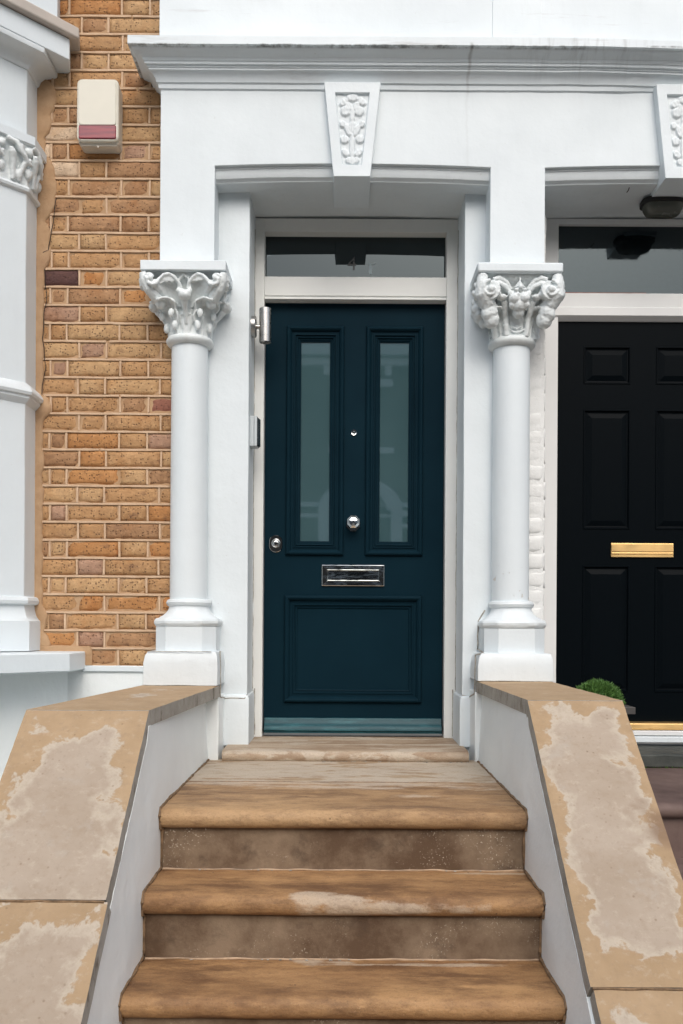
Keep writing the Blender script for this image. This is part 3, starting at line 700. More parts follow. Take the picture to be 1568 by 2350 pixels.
g = MB(); g.box(0.541, 0.86, 3.585, 3.95, -0.1, EZ-0.271); g.build('pedestal', M['render_wall'], porch, bevel=0.004, rough=(0.0018, 7, 0.07), smooth=True, shade=30)
# painted brick jamb beside the right-hand door
jamb = MB().box(0.70, 0.868, 3.806, 4.12, EZ-0.62, EZ+1.86).build('brick_jamb', M['white_brick'], porch)
for r in range(28):
    zc = EZ-0.26+r*PITCH
    if zc > EZ+1.83: break
    x1 = 0.873+rng.uniform(-0.004, 0.004)
    br = put_brick(0.70, x1, zc, M['white_brick'], 3.8045, 0.0765, jamb, 0.0025)

# columns ------------------------------------------------------
def ring_sq(h, c, z, cx, cy, n=48, blend=0.0, rc=0.1):
    out = []
    for i in range(n):
        th = 2*math.pi*(i+0.5)/n; ct, st = abs(math.cos(th)), abs(math.sin(th))
        r = min(h/max(ct, 1e-6), h/max(st, 1e-6), (2*h-c)/(ct+st))
        r = r*(1-blend)+rc*blend
        out.append((cx+r*math.cos(th), cy+r*math.sin(th), z))
    return out
def face_pt(f, a, z, out):
    """face f (0 front,1 right,2 back,3 left): a along the face, out from the axis"""
    if f == 0: return (a, -out, z)
    if f == 1: return (out, a, z)
    if f == 2: return (-a, out, z)
    return (-out, -a, z)
def inward(p):
    v = Vector((-p.x, -p.y, 0)); return v.normalized() if v.length > 1e-6 else Vector((0, 1, 0))
def leaf(mb, th, z0, r0, z1, r1, wid, cup=0.4, lobes=3, thick=0.010, curl=0.018):
    U, V = 10, 14; F_, B_ = [], []
    ct, st = math.cos(th), math.sin(th)
    for j in range(V+1):
        v = j/V; rowf, rowb = [], []
        wv = wid*(0.55+0.55*math.sin(min(1, v*1.15)*math.pi*0.62))*(1-0.55*max(0, v-0.82)/0.18)*(1+0.10*math.cos(lobes*2*math.pi*v))
        for i in range(U+1):
            u = 2*i/U-1
            r = r0+(r1-r0)*v**2.2+cup*wid*0.5*(u*u)*v; z = z0+(z1-z0)*math.sin(v*math.pi/2)
            if v > 0.8: q = (v-0.8)/0.2; r += curl*q; z -= curl*0.8*q*q
            t = u*wv
            rowf.append(Vector((r*ct-t*st, r*st+t*ct, z))); rr = r-thick
            rowb.append(Vector((rr*ct-t*st, rr*st+t*ct, z)))
        F_.append(rowf); B_.append(rowb)
    mb.loft([[tuple(p) for p in f]+[tuple(p) for p in reversed(b)] for f, b in zip(F_, B_)])
    edge = [r_[0] for r_ in F_[3:]]+F_[-1]+[r_[-1] for r_ in reversed(F_[3:])]
    mb.tube([tuple(p) for p in edge], 0.0055, 6)
    mb.tube([tuple(r_[U//2]+Vector((0.003*ct, 0.003*st, 0))) for r_ in F_], 0.0045, 6)
def bell(mb):
    mb.lathe(0, 0, [(0.080, -0.24), (0.084, -0.232), (0.085, -0.18), (0.091, -0.13), (0.103, -0.09), (0.118, -0.06), (0.132, -0.03), (0.146, -0.004)], 40)
    mb.loft([ring_sq(0.105, 0.01, -0.055, 0, 0, 48, 0.6, 0.12), ring_sq(0.145, 0.02, -0.016, 0, 0, 48, 0.3, 0.15), ring_sq(0.155, 0.02, 0.0, 0, 0)])
def capital_left():
    mb = MB(); bell(mb)
    for q in range(4): leaf(mb, R(45+90*q), -0.235, 0.086, -0.093, 0.148, 0.050, 0.55, 3, 0.012, 0.020)
    for q in range(4): leaf(mb, R(90*q), -0.235, 0.083, -0.150, 0.100, 0.020, 0.2, 2, 0.010, 0.004)
    for f in range(4):
        for s in (-1, 1):
            rim = [(-.146, -.036), (-.140, -.053), (-.124, -.060), (-.108, -.054), (-.098, -.036), (-.080, -.018), (-.058, -.011), (-.038, -.022), (-.022, -.040), (-.0125, -.062)]
            outs = [.176, .177, .176, .173, .170, .168, .164, .158, .152, .142]
            A = [face_pt(f, s*a, z, o) for (a, z), o in zip(rim, outs)]
            B = [face_pt(f, s*(a*0.50-0.012), -0.125+0.010*abs(a)/0.14, 0.094+0.03*abs(a)) for a, z in rim]
            mb.tube(A, 0.0075, 8)
            sheet(mb, A, B, 0.012, inward, 7)
            # volute curl
            mb.tube([face_pt(f, s*(-0.140+0.016*math.cos(t)*(1-t/9)), -0.030+0.016*math.sin(t)*(1-t/9), 0.172+0.002*t) for t in [i*0.6 for i in range(10)]], [0.009-0.0005*i for i in range(10)], 8)
            mb.ball(face_pt(f, s*0.132, -0.032, 0.176), 0.0115)
            mb.ball(face_pt(f, s*0.060, -0.150, 0.108), 0.013, (1, 1, 1.5)); mb.ball(face_pt(f, s*0.048, -0.195, 0.090), 0.013, (1, 1, 1.7))
            mb.tube([face_pt(f, s*0.010, -0.232, 0.086), face_pt(f, s*0.011, -0.18, 0.092), face_pt(f, s*0.018, -0.14, 0.100)], [0.005, 0.006, 0.004], 6)
            mb.ball(face_pt(f, s*0.022, -0.072, 0.142), 0.012); mb.tube([face_pt(f, s*0.014, -0.06, 0.142), face_pt(f, s*0.026, -0.045, 0.146), face_pt(f, s*0.024, -0.07, 0.146)], 0.006, 6)
        mb.ball(face_pt(f, 0.004, -0.092, 0.150), 0.026, (1.05, 1.05, 0.85)); mb.ball(face_pt(f, -0.008, -0.084, 0.158), 0.016); mb.ball(face_pt(f, 0.016, -0.086, 0.156), 0.015)
        mb.tube([face_pt(f, 0, -0.110, 0.140), face_pt(f, 0, -0.15, 0.108), face_pt(f, 0, -0.19, 0.092)], [0.014, 0.010, 0.006], 8)
        mb.tube([face_pt(f, -0.024, -0.032, 0.142), face_pt(f, 0, -0.008, 0.150), face_pt(f, 0.024, -0.032, 0.142)], 0.007, 8)
    for q in range(4):
        ct, st = math.cos(R(45+90*q)), math.sin(R(45+90*q)); k1 = 1.414
        mb.tube([(0.166*k1*ct, 0.166*k1*st, -0.006), (0.160*k1*ct, 0.160*k1*st, -0.034), (0.146*k1*ct, 0.146*k1*st, -0.062), (0.118*k1*ct, 0.118*k1*st, -0.092), (0.092*k1*ct, 0.092*k1*st, -0.118)], [0.014, 0.019, 0.024, 0.024, 0.012], 10)
        mb.ball((0.150*ct, 0.150*st, -0.112), 0.022)
    return mb
def capital_right():
    mb = MB(); bell(mb)
    for q in range(4):
        leaf(mb, R(45+90*q), -0.235, 0.086, -0.120, 0.150, 0.036, 0.3, 2, 0.014, 0.020)
        ct, st = math.cos(R(45+90*q)), math.sin(R(45+90*q))
        for dz, rr, rad in ((-0.145, 0.168, 0.036), (-0.172, 0.155, 0.034), (-0.155, 0.180, 0.026), (-0.120, 0.172, 0.028)):
            mb.ball((rr*ct, rr*st, dz), rad, (1, 1, 1.1))
        mb.tube([(0.215*ct, 0.215*st, -0.004), (0.218*ct, 0.218*st, -0.040), (0.212*ct, 0.212*st, -0.080), (0.185*ct, 0.185*st, -0.112), (0.14*ct, 0.14*st, -0.125)], [0.020, 0.026, 0.034, 0.034, 0.022], 12)
    for f in range(4):
        for s in (-1, 1):
            cxv, czv, ro = s*0.122, -0.070, 0.176
            mb.tube([face_pt(f, cxv+s*(0.037-0.0020*i)*math.cos(1.5-i*0.42), czv+(0.037-0.0020*i)*math.sin(1.5-i*0.42), ro+0.002) for i in range(14)], [0.0080-0.00025*i for i in range(14)], 8)
            mb.ball(face_pt(f, cxv, czv, ro+0.001), 0.0165)
            mb.lathe(0, 0, [(0.001, 0), (0.001, 0.001)], 4)
            mb.tube([face_pt(f, cxv, czv, ro-0.006), face_pt(f, cxv-s*0.01, czv, ro-0.05)], [0.040, 0.032], 20)
            for o2, dz in ((0.0, 0), (0.010, -0.022)):
                mb.tube([face_pt(f, s*0.112, -0.026+dz, 0.158), face_pt(f, s*0.085, -0.016+dz, 0.152), face_pt(f, s*(0.055), -0.030+dz, 0.146), face_pt(f, s*0.034, -0.058+dz, 0.138)], [0.011, 0.011, 0.010, 0.008], 8)
            A = [face_pt(f, s*a, z, o) for a, z, o in ((.115, -.02, .162), (.085, -.022, .156), (.055, -.034, .150), (.030, -.060, .142))]
            B = [face_pt(f, s*a, z, o) for a, z, o in ((.085, -.13, .105), (.065, -.13, .102), (.045, -.13, .100), (.025, -.13, .098))]
            sheet(mb, A, B, 0.014, inward, 6)
            mb.ball(face_pt(f, s*0.070, -0.090, 0.140), 0.018, (1.2, 1, 0.7)); mb.ball(face_pt(f, s*0.088, -0.083, 0.150), 0.014)
            mb.tube([face_pt(f, s*0.040, -0.232, 0.082), face_pt(f, s*0.046, -0.16, 0.092), face_pt(f, s*0.060, -0.10, 0.128)], [0.012, 0.013, 0.014], 8)
            mb.tube([face_pt(f, s*0.0, -0.222+0.004, 0.088), face_pt(f, s*0.012, -0.216, 0.089), face_pt(f, s*0.030, -0.205, 0.090)], 0.0035, 6)
            mb.tube([face_pt(f, s*0.0, -0.205, 0.090), face_pt(f, s*0.010, -0.199, 0.090), face_pt(f, s*0.024, -0.192, 0.092)], 0.003, 6)
        mb.loft([[face_pt(f, a, -0.056, o) for a, o in ((-0.026, .148), (0, .178), (0.026, .148), (0, .13))], [face_pt(f, a*0.3, -0.030, 0.15+(o-0.15)*0.5) for a, o in ((-0.022, .148), (0, .168), (0.022, .148), (0, .13))], [face_pt(f, a*0.05, -0.010, 0.156+(o-0.15)*0.1) for a, o in ((-0.022, .148), (0, .168), (0.022, .148), (0, .13))]])
        for da, dz, do, rad in ((-0.020, -0.100, 0.150, 0.026), (0.016, -0.098, 0.156, 0.024), (-0.003, -0.120, 0.140, 0.030), (0.026, -0.122, 0.148, 0.017), (-0.030, -0.124, 0.146, 0.015), (-0.034, -0.080, 0.148, 0.015), (0.034, -0.080, 0.146, 0.014), (0.0, -0.145, 0.122, 0.026)):
            mb.ball(face_pt(f, da, dz, do), rad)
        for ang in range(5):
            t = R(90+72*ang); mb.ball(face_pt(f, 0.018*math.cos(t), -0.075+0.016*math.sin(t), 0.168), 0.009)
    return mb
def column(cx, ctop, which, plx0, plx1, zcop):
    cy = 3.715
    t = MB(); t.lathe(cx, cy, [(0.0785, EZ+0.105), (0.0782, EZ+0.6), (0.0770, EZ+1.19)], 48)
    colo = t.build('column', M['white_chip'] if which == 'r' else M['white'], porch, smooth=True)
    t = MB(); t.lathe(cx, cy, [(0.078, EZ+1.176), (0.090, EZ+1.180), (0.098, EZ+1.190), (0.100, EZ+1.199), (0.096, EZ+1.208), (0.088, EZ+1.213), (0.070, EZ+1.216)], 48)
    t.build('astragal', M['white_capital'], colo, smooth=True, rough=(0.0012, 22, 0.03), shade=60)
    t = MB(); h = 0.1745
    t.box(ctop-h, ctop+h, 3.542, 3.86, EZ+1.4405, EZ+1.4812)
    t.build('abacus', M['white'], colo, bevel=0.003 if which == 'l' else 0.007, rough=(0.001, 8, 0.06), smooth=True, shade=30)
    cb = capital_left() if which == 'l' else capital_right()
    remeshed(cb, 'capital', M['white_capital'], colo, 0.0026, 0.0012 if which == 'l' else 0.0019, (ctop+(0.0 if which == 'l' else 0.002), 3.717, EZ+1.4405), 55)
    # base: round torus, flared neck, chamfered torus and block
    t = MB()
    pr = [(0.084, 1, 0.106), (0.092, 1, 0.103), (0.0965, 1, 0.092), (0.092, 1, 0.081), (0.085, 1, 0.076), (0.086, .9, 0.066), (0.092, .6, 0.052), (0.104, .3, 0.038), (0.115, 0.1, 0.031), (0.118, 0.0, 0.027),
          (0.130, 0, 0.024), (0.1365, 0, 0.014), (0.1365, 0, 0.004), (0.131, 0, -0.006), (0.126, 0, -0.009)]
    t.loft([ring_sq(h_, 0.045*h_/0.13*1.3, EZ+z, cx+0.004, cy, 64, bl, h_) for h_, bl, z in reversed(pr)])
    t.build('base_moulding', M['white_dirty'], colo, smooth=True, rough=(0.0013, 16, 1.0), shade=28)
    t = MB(); t.loft([ring_sq(0.128, 0.055, EZ+z, cx+0.004, cy, 64) for z in (-0.112, -0.0092)])
    t.build('base_block', M['white'], colo, smooth=True, shade=20)
    t = MB(); rs = []
    for dd, z in ((0.0, zcop+0.001), (0.002, -0.160), (0.008, -0.128), (0.018, -0.113), (0.026, -0.1105)):
        rs.append([(plx0+dd, 3.540+dd*0.7, EZ+z), (plx1-dd*0.5, 3.540+dd*0.7, EZ+z), (plx1-dd*0.5, 3.90, EZ+z), (plx0+dd, 3.90, EZ+z)])
    t.loft(rs); t.build('plinth', M['white_dirty'], colo, bevel=0.003, smooth=True, rough=(0.0018, 9, 0.06), shade=35)
column(-0.664, -0.664, 'l', -0.818, -0.513, -0.25)
column(0.707, 0.709, 'r', 0.543, 0.853, -0.225)
for pts_ in ([(0.36, 3.70, EZ+1.868), (0.40, 3.69, EZ+1.867), (0.45, 3.675, EZ+1.866)], [(0.33, 3.71, EZ+1.868), (0.40, 3.70, EZ+1.867)], [(1.20, 3.70, EZ+1.866), (1.205, 3.74, EZ+1.866)], [(0.90, 3.78, EZ+1.864), (0.905, 3.84, EZ+1.864), (0.93, 3.86, EZ+1.864)]):
    pp = wavy(subdiv(pts_, 0.008), 0.004, 40, pts_[0][0]); pp = [(a_, b_, pts_[0][2]) for a_, b_, c_ in pp]
    MB().tube(pp, [0.0022+0.0015*noise.noise(Vector((j*0.5, pts_[0][0]*9, 0))) for j in range(len(pp))], 5).build('crack', M['black'], porch)
# sealant lines where plinths and bases meet the walls
g = MB()
def bead(pts, r=0.0028, seed=0):
    g.tube(wavy(subdiv(pts, 0.02), 0.003, 25, seed), r, 6)
bead([(-0.514, 3.62, EZ-0.11), (-0.512, 3.62, EZ-0.30), (-0.506, 3.735, EZ-0.315), (-0.425, 3.733, EZ-0.315), (-0.4155, 3.745, EZ-0.300)], 0.0026, 1)
bead([(-0.406, 3.97, EZ-0.29), (-0.4065, 3.972, EZ-0.50)], 0.003, 2)
bead([(-0.4155, 3.966, EZ+1.80), (-0.4155, 3.970, EZ-0.29)], 0.0016, 2)
bead([(0.5085, 3.966, EZ+1.80), (0.5085, 3.970, EZ-0.29)], 0.0016, 3)
bead([(0.509, 3.748, EZ-0.300), (0.540, 3.748, EZ-0.305), (0.541, 3.60, EZ-0.28), (0.5425, 3.60, EZ-0.12), (0.57, 3.56, EZ-0.108), (0.575, 3.75, EZ-0.10), (0.578, 3.752, EZ+0.02), (0.605, 3.752, EZ+0.07)], 0.0032, 4)
bead([(0.4975, 3.972, EZ-0.29), (0.4975, 3.972, EZ-0.505)], 0.003, 5)
bead([(-0.80, 3.545, EZ-0.111), (-0.54, 3.545, EZ-0.111)], 0.0016, 6)
g.build('sealant_line', M['grime_grey'], porch, smooth=True)

# ------------------------------------------------------------------ frame, fanlight and blue door
DX0, DX1 = -0.3725, 0.458; YD = 4.022; YFR = 3.975
fr = empty('doorway', 'off-white timber frame with a dark fanlight around the dark teal door', 'doorway')
zb_ = EZ-0.512
MB().box(-0.4160, DX0, YFR, 4.10, zb_, EZ+1.855).build('jamb', M['joinery'], fr, bevel=0.002)
MB().box(DX1, 0.5095, YFR, 4.10, zb_, EZ+1.855).build('jamb', M['joinery'], fr, bevel=0.002)
MB().box(DX0, DX1, YFR+0.001, 4.10, EZ+1.795, EZ+1.855).build('head', M['joinery'], fr, bevel=0.001)
prof = [(4.09, 1.595), (4.018, 1.602), (YFR+0.003, 1.590), (YFR, 1.588), (YFR, 1.503), (YFR+0.006, 1.501), (YFR+0.006, 1.497), (YFR-0.002, 1.495), (YFR-0.003, 1.486), (4.09, 1.486)]
sweep_x([(y, EZ+z) for y, z in prof], DX0+0.0005, DX1-0.0005, 1).build('transom_bar', M['joinery'], fr, bevel=0.001)
pane = MB().box(DX0, DX1, 4.030, 4.036, EZ+1.597, EZ+1.80).build('fanlight_pane', M['glass_dark'], fr)
def text_obj(body, size, loc, mat, parent, name, ext=0.001, font_scale=1.0):
    cu = bpy.data.curves.new(name, 'FONT'); cu.body = body; cu.size = size; cu.extrude = ext; cu.align_x = 'CENTER'
    o = bpy.data.objects.new(name, cu); COL.objects.link(o)
    dg = bpy.context.evaluated_depsgraph_get(); me = bpy.data.meshes.new_from_object(o.evaluated_get(dg)); COL.objects.unlink(o); bpy.data.objects.remove(o)
    me.materials.clear(); me.materials.append(mat)
    o = bpy.data.objects.new(name, me); COL.objects.link(o); o.parent = parent; o.location = loc; o.rotation_euler = (math.pi/2, 0, 0); o.scale.x = font_scale
    return o
M['num_dark'] = simple('dark_numeral', (0.010, 0.013, 0.014), 0.25)
M['num_white'] = simple('pale_mark', (0.42, 0.50, 0.52), 0.5)
yy = 4.0285
text_obj('4', 0.088, (X(803, yy), yy, Z(619, yy)), M['num_dark'], pane, 'house_number', 0.0006)
g = MB(); g.box(X(847, yy, 620), X(854, yy, 620), yy, yy+0.0015, Z(629, yy, 850), Z(607.5, yy, 850)); g.box(X(844.5, yy, 600), X(862, yy, 600), yy, yy+0.0015, Z(607.3, yy, 850), Z(604, yy, 850))
g.build('pale_mark', M['num_white'], pane)

door = empty('front_door', 'dark teal panelled front door with two tall glazed panels and chrome fittings', 'door')
def dX(px, py=1200): return X(px, YD, py)
def dZ(py, px=810): return Z(py, YD, px)
UL = (dX(656), dX(788.5), dZ(1275), dZ(750)); UR = (dX(838), dX(970), dZ(1275), dZ(750)); LP = (dX(652.5, 1490), dX(967.5, 1490), dZ(1612), dZ(1367))
d0, d1 = DX0+0.003, DX1-0.003; ztop = EZ+1.484; zbot = EZ-0.498
g = MB(); i_ = 0.020
def hb(x0, x1, z0, z1): g.box(x0, x1, YD, YD+0.045, z0, z1)
hb(d0, UL[0]+i_, zbot, ztop); hb(UR[1]-i_, d1, zbot, ztop)
hb(UL[0]+i_, UR[1]-i_, UL[3]-i_, ztop); hb(UL[1]-i_, UR[0]+i_, UL[2]+i_, UL[3]-i_)
hb(UL[0]+i_, UR[1]-i_, LP[3]-i_, UL[2]+i_); hb(UL[0]+i_, UR[1]-i_, zbot, LP[2]+i_)
leafd = g.build('door_leaf', M['door_teal'], door)
BP = [(0, -0.001), (0, 0.007), (0.003, 0.013), (0.008, 0.0165), (0.013, 0.0165), (0.018, 0.013), (0.0225, 0.006), (0.025, 0.001), (0.034, 0.0005), (0.0355, 0.0045), (0.040, 0.0045), (0.0415, -0.003), (0.0455, -0.003), (0.047, 0.001), (0.051, 0.0005), (0.053, -0.007), (0.0605, -0.008), (0.062, -0.012), (0.0665, -0.013), (0.0665, -0.022)]
for q in (UL, UR):
    g = MB(); frame_loops(g, *q, YD, BP)
    o = g.build('panel_moulding', M['door_teal'], door, smooth=True, shade=28, fixn=False)
    MB().box(q[0]+0.05, q[1]-0.05, YD+0.020, YD+0.026, q[2]+0.05, q[3]-0.05).build('glass_pane', M['glass_etched'], o)
BP2 = [(0, -0.001), (0, 0.009), (0.003, 0.015), (0.008, 0.018), (0.013, 0.018), (0.019, 0.014), (0.024, 0.006), (0.027, 0.000), (0.038, -0.001), (0.040, 0.003), (0.045, 0.003), (0.0465, -0.004), (0.052, -0.0055), (0.054, -0.0025), (0.058, -0.004), (0.060, -0.009)]
g = MB(); frame_loops(g, *LP, YD, BP2, True); g.build('lower_panel', M['door_teal'], door, smooth=True, shade=28, fixn=False)
prof = [(YD+0.002, zbot+0.072), (YD-0.010, zbot+0.070), (YD-0.014, zbot+0.062), (YD-0.016, zbot+0.050), (YD-0.026, zbot+0.040), (YD-0.036, zbot+0.028), (YD-0.038, zbot+0.016), (YD-0.030, zbot+0.012), (YD-0.030, zbot+0.004), (YD+0.002, zbot+0.003)]
sweep_x(prof, d0+0.006, d1-0.006, 40, lambda x, y, z: (x, y+0.0006*noise.noise(Vector((x*20, z*30, 0))), z+0.0008*noise.noise(Vector((x*14, z*20, 5))))).build('weather_bar', M['teal_bar'], door, smooth=True, shade=40)
# fittings
def disc_y(mb, cx, cz, prof, n=24, ph=0, sx=1, sz=1):
    """prof (radius, distance proud)"""
    mb.loft([[(cx+sx*r*math.cos(ph+2*math.pi*i/n), YD-h, cz+sz*r*math.sin(ph+2*math.pi*i/n)) for i in range(n)] for r, h in prof])
kx, kz = dX(811), dZ(1201)
g = MB(); disc_y(g, kx, kz-0.004, [(0.036, -0.001), (0.036, 0.004), (0.033, 0.008), (0.014, 0.010), (0.011, 0.020)], 8, R(22.5)); kb = g.build('door_knob', M['chrome'], door)
g = MB(); disc_y(g, kx, kz, [(0.011, 0.018), (0.016, 0.036), (0.030, 0.045), (0.0325, 0.052), (0.030, 0.060), (0.020, 0.067), (0.006, 0.070)], 8, R(22.5)); g.build('knob_head', M['chrome'], kb)
g = MB(); disc_y(g, dX(812.5, 993), dZ(993), [(0.0150, -0.001), (0.0150, 0.004), (0.0125, 0.007), (0.0085, 0.006), (0.008, 0.001)], 24); sh_ = g.build('spyhole', M['chrome'], door, smooth=True, shade=40)
g = MB(); disc_y(g, dX(812.5, 993), dZ(993), [(0.0079, 0.0005), (0.006, 0.004), (0.002, 0.005)], 16); g.build('spyhole_lens', M['glass_dark'], sh_, smooth=True)
lx, lz = dX(633.5, 1249), dZ(1249)
def stadium(mb, cx, cz, r, hh, y0, y1, inset=0.002, n=24):
    def ring(rr, y): return [(cx+rr*math.cos(2*math.pi*i/n), y, cz+(hh if math.sin(2*math.pi*(i+0.5)/n) > 0 else -hh)+rr*math.sin(2*math.pi*i/n)) for i in range(n)]
    mb.loft([ring(r, y0), ring(r, y1+inset), ring(r-inset, y1)])
g = MB(); stadium(g, lx, lz, 0.031, 0.009, YD, YD-0.006); es = g.build('lock_escutcheon', M['chrome'], door, smooth=True, shade=30)
g = MB(); disc_y(g, lx, lz+0.001, [(0.021, 0.005), (0.0205, 0.012), (0.018, 0.015), (0.0155, 0.013), (0.0155, 0.009), (0.0135, 0.009), (0.013, 0.014), (0.010, 0.0155), (0.003, 0.0155)], 24); g.build('lock_cylinder', M['chrome'], es, smooth=True, shade=40)
MB().box(lx-0.0065, lx+0.0065, YD-0.0162, YD-0.015, lz+0.001, lz+0.0042).build('keyhole', M['black'], es)
lp = (dX(739, 1320), dX(882, 1320), dZ(1345), dZ(1297))
g = MB(); frame_loops(g, *lp, YD, [(0, -0.001), (0, 0.008), (0.003, 0.010), (0.021, 0.011), (0.023, 0.007), (0.024, 0.002)])
lpo = g.build('letter_plate', M['chrome_old'], door, fixn=False)
fl = MB(); frame_loops(fl, lp[0]+0.0245, lp[1]-0.0245, lp[2]+0.0245, lp[3]-0.0245, YD, [(0, 0.001), (0, 0.0055), (0.003, 0.008)], True); fl.build('letter_flap', M['chrome_old'], lpo, fixn=False)

# ------------------------------------------------------------------ black door on the right
ND = 3.995; NX0 = 0.9665; NX1 = 1.775
fr2 = empty('doorway', 'white frame with a wide dark fanlight around the black door', 'doorway')
MB().box(0.885, NX0, 3.968, 4.08, EZ-0.44, EZ+1.858).build('jamb', M['upvc'], fr2, bevel=0.002)
MB().box(NX1, NX1+0.08, 3.968, 4.08, EZ-0.44, EZ+1.858).build('jamb', M['upvc'], fr2, bevel=0.002)
MB().box(0.945, NX1, 3.969, 4.08, EZ+1.832, EZ+1.858).build('head', M['upvc'], fr2)
zt1, zt2, zt3 = Z(672, 3.965, 1300), Z(706, 3.965, 1300), Z(724, 3.965, 1300)
sweep_x([(4.05, zt1+0.004), (3.966, zt1), (3.966, zt2+0.003), (3.960, zt2), (3.960, zt3), (3.985, zt3-0.018), (4.05, zt3-0.018)], NX0-0.02, NX1+0.02, 1).build('transom_bar', M['upvc'], fr2, bevel=0.0015)
MB().box(NX0-0.023, NX0+0.4, 3.9705, 3.9745, zt1+0.0005, zt1+0.004).build('putty_line', simple('red_putty', (0.30, 0.10, 0.07), 0.8), fr2)
MB().box(NX0-0.03, NX1+0.02, 3.988, 3.994, zt1-0.01, EZ+1.84).build('fanlight_pane', M['glass_dusty'], fr2)
bd = empty('front_door', 'black six-panel front door with a brass letter plate', 'door')
nzt, nzb = EZ+1.405, EZ-0.446
def nX(px, py=1100): return X(px, ND, py)
def nZ(py, px=1400): return Z(py, ND, px)
c1 = (nX(1338), nX(1446)); c2 = (nX(1504), nX(1612))
rows = ((nZ(882), nZ(795)), (nZ(1215), nZ(940)), (nZ(1588), nZ(1298)))
g = MB()
xs = [NX0+0.003, c1[0], c1[1], c2[0], c2[1], NX1-0.003]
for i in (0, 2, 4): g.box(xs[i], xs[i+1], ND, ND+0.04, nzb, nzt)
zz = [nzt, rows[0][1], rows[0][0], rows[1][1], rows[1][0], rows[2][1], rows[2][0], nzb]
for cc in (c1, c2):
    for i in (0, 2, 4, 6): g.box(cc[0], cc[1], ND, ND+0.04, zz[i+1], zz[i])
g.build('door_leaf', M['door_black'], bd)
NP = [(0, 0), (0.002, 0.0035), (0.006, 0.0035), (0.010, -0.0055), (0.016, -0.0065), (0.040, 0.0015), (0.042, 0.0015)]
for cc in (c1, c2):
    for rz in rows:
        g = MB(); frame_loops(g, cc[0], cc[1], rz[0], rz[1], ND, NP, True); g.build('raised_panel', M['door_black'], bd, fixn=False)
q = (nX(1401.5, 1262), nX(1544.5, 1262), nZ(1279, 1470), nZ(1247, 1470))
g = MB(); g.box(q[0], q[1], ND-0.008, ND, q[2], q[3]); lp2 = g.build('letter_plate', M['brass'], bd, bevel=0.0015)
MB().box(q[0]+0.001, q[1]-0.001, ND-0.0105, ND-0.0083, q[2]+0.026, q[3]-0.004).build('letter_flap', M['brass'], lp2, bevel=0.001)
MB().box(q[0]+0.001, q[1]-0.001, ND-0.0105, ND-0.0083, q[2]+0.012, q[2]+0.021).build('letter_rib', M['brass'], lp2, bevel=0.002)
th = empty('door_sill', 'brass strip and white sills under the black door', 'door sill')
z1, z2 = Z(1659, 3.955, 1500), Z(1675, 3.955, 1500)
sweep_x([(4.02, z1+0.004), (3.962, z1), (3.955, z1-0.004), (3.953, z2+0.006), (3.957, z2), (4.02, z2)], NX0-0.06, NX1+0.06, 1).build('brass_strip', M['brass'], th, bevel=0.002)
MB().box(NX0-0.07, NX1+0.07, 3.948, 4.02, Z(1688, 3.95, 1500), Z(1677, 3.95, 1500)).build('white_sill', M['upvc'], th, bevel=0.003)
MB().box(NX0-0.08, NX1+0.08, 3.938, 4.02, Z(1704, 3.94, 1500), Z(1690.5, 3.94, 1500)).build('white_sill', M['white_dirty'], th, bevel=0.003)

# ------------------------------------------------------------------ stone steps up to the teal door
st = empty('stone_steps', 'worn brown stone steps with rounded nosings leading up to the teal door', 'steps')
NY = [2.619, 2.391, 2.163, 1.935, 1.707]
TZ = [EZ-0.557, EZ-0.744, EZ-0.928, EZ-1.105, EZ-1.290]
TH = 0.056
SX0, SX1 = -0.556, 0.556
def nosing(y, z, yb, th=TH, n=8):
    r = th*0.5
    pts = [(yb, z)]
    pts += [(y+0.055, z-0.001), (y+0.030, z-0.002)]
    for i in range(n+1):
        a = math.pi/2+math.pi*i/n
        pts.append((y+r*0.85+r*0.85*math.cos(a), z-0.003-r+r*math.sin(a)*0.98))
    pts += [(y+0.040, z-th-0.001), (yb, z-th-0.001)]
    return pts
def wobble(sx0, sx1, amp=0.0025):
    def f(x, y, z):
        v = noise.noise_vector(Vector((x*3.2, y*7, z*7)))+0.4*noise.noise_vector(Vector((x*14, y*20, z*20)))
        e = 1.0; k_ = 1.0
        return (x, y+amp*v.y, z+amp*0.7*v.z-(0.003*(1-min(1, e/0.02)) if e < 0.02 else 0))
    return f
for i, (y, z) in enumerate(zip(NY, TZ)):
    yb = (NY[i-1]+0.10) if i else 3.093
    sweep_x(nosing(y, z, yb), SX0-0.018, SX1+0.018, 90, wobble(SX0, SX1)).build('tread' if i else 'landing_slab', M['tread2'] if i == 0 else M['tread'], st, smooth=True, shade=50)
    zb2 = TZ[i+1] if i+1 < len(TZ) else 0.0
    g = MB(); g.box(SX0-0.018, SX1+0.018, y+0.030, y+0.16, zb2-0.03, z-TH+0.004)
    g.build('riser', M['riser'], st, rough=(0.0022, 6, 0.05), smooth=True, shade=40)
    # pale mortar squeezed out where the tread meets the riser above
    pts = wavy(subdiv([(SX0, y+0.027, zb2+0.001), (SX1, y+0.027, zb2+0.001)], 0.02), 0.003, 18, i)
    MB().tube(pts, [0.003+0.0022*noise.noise(Vector((j*0.31, i, 0))) for j in range(len(pts))], 6).build('mortar_line', simple('pale_joint_mortar', (0.42, 0.30, 0.20), 0.9, 0, 0.4, 18), st, smooth=True)
g = MB(); g.box(SX0-0.018, SX1+0.018, 3.0965, 3.62, TZ[0]-0.05, TZ[0]+0.0005); g.build('landing_slab', M['tread_pale'], st, bevel=0.002, rough=(0.0018, 6, 0.05), smooth=True, shade=40)
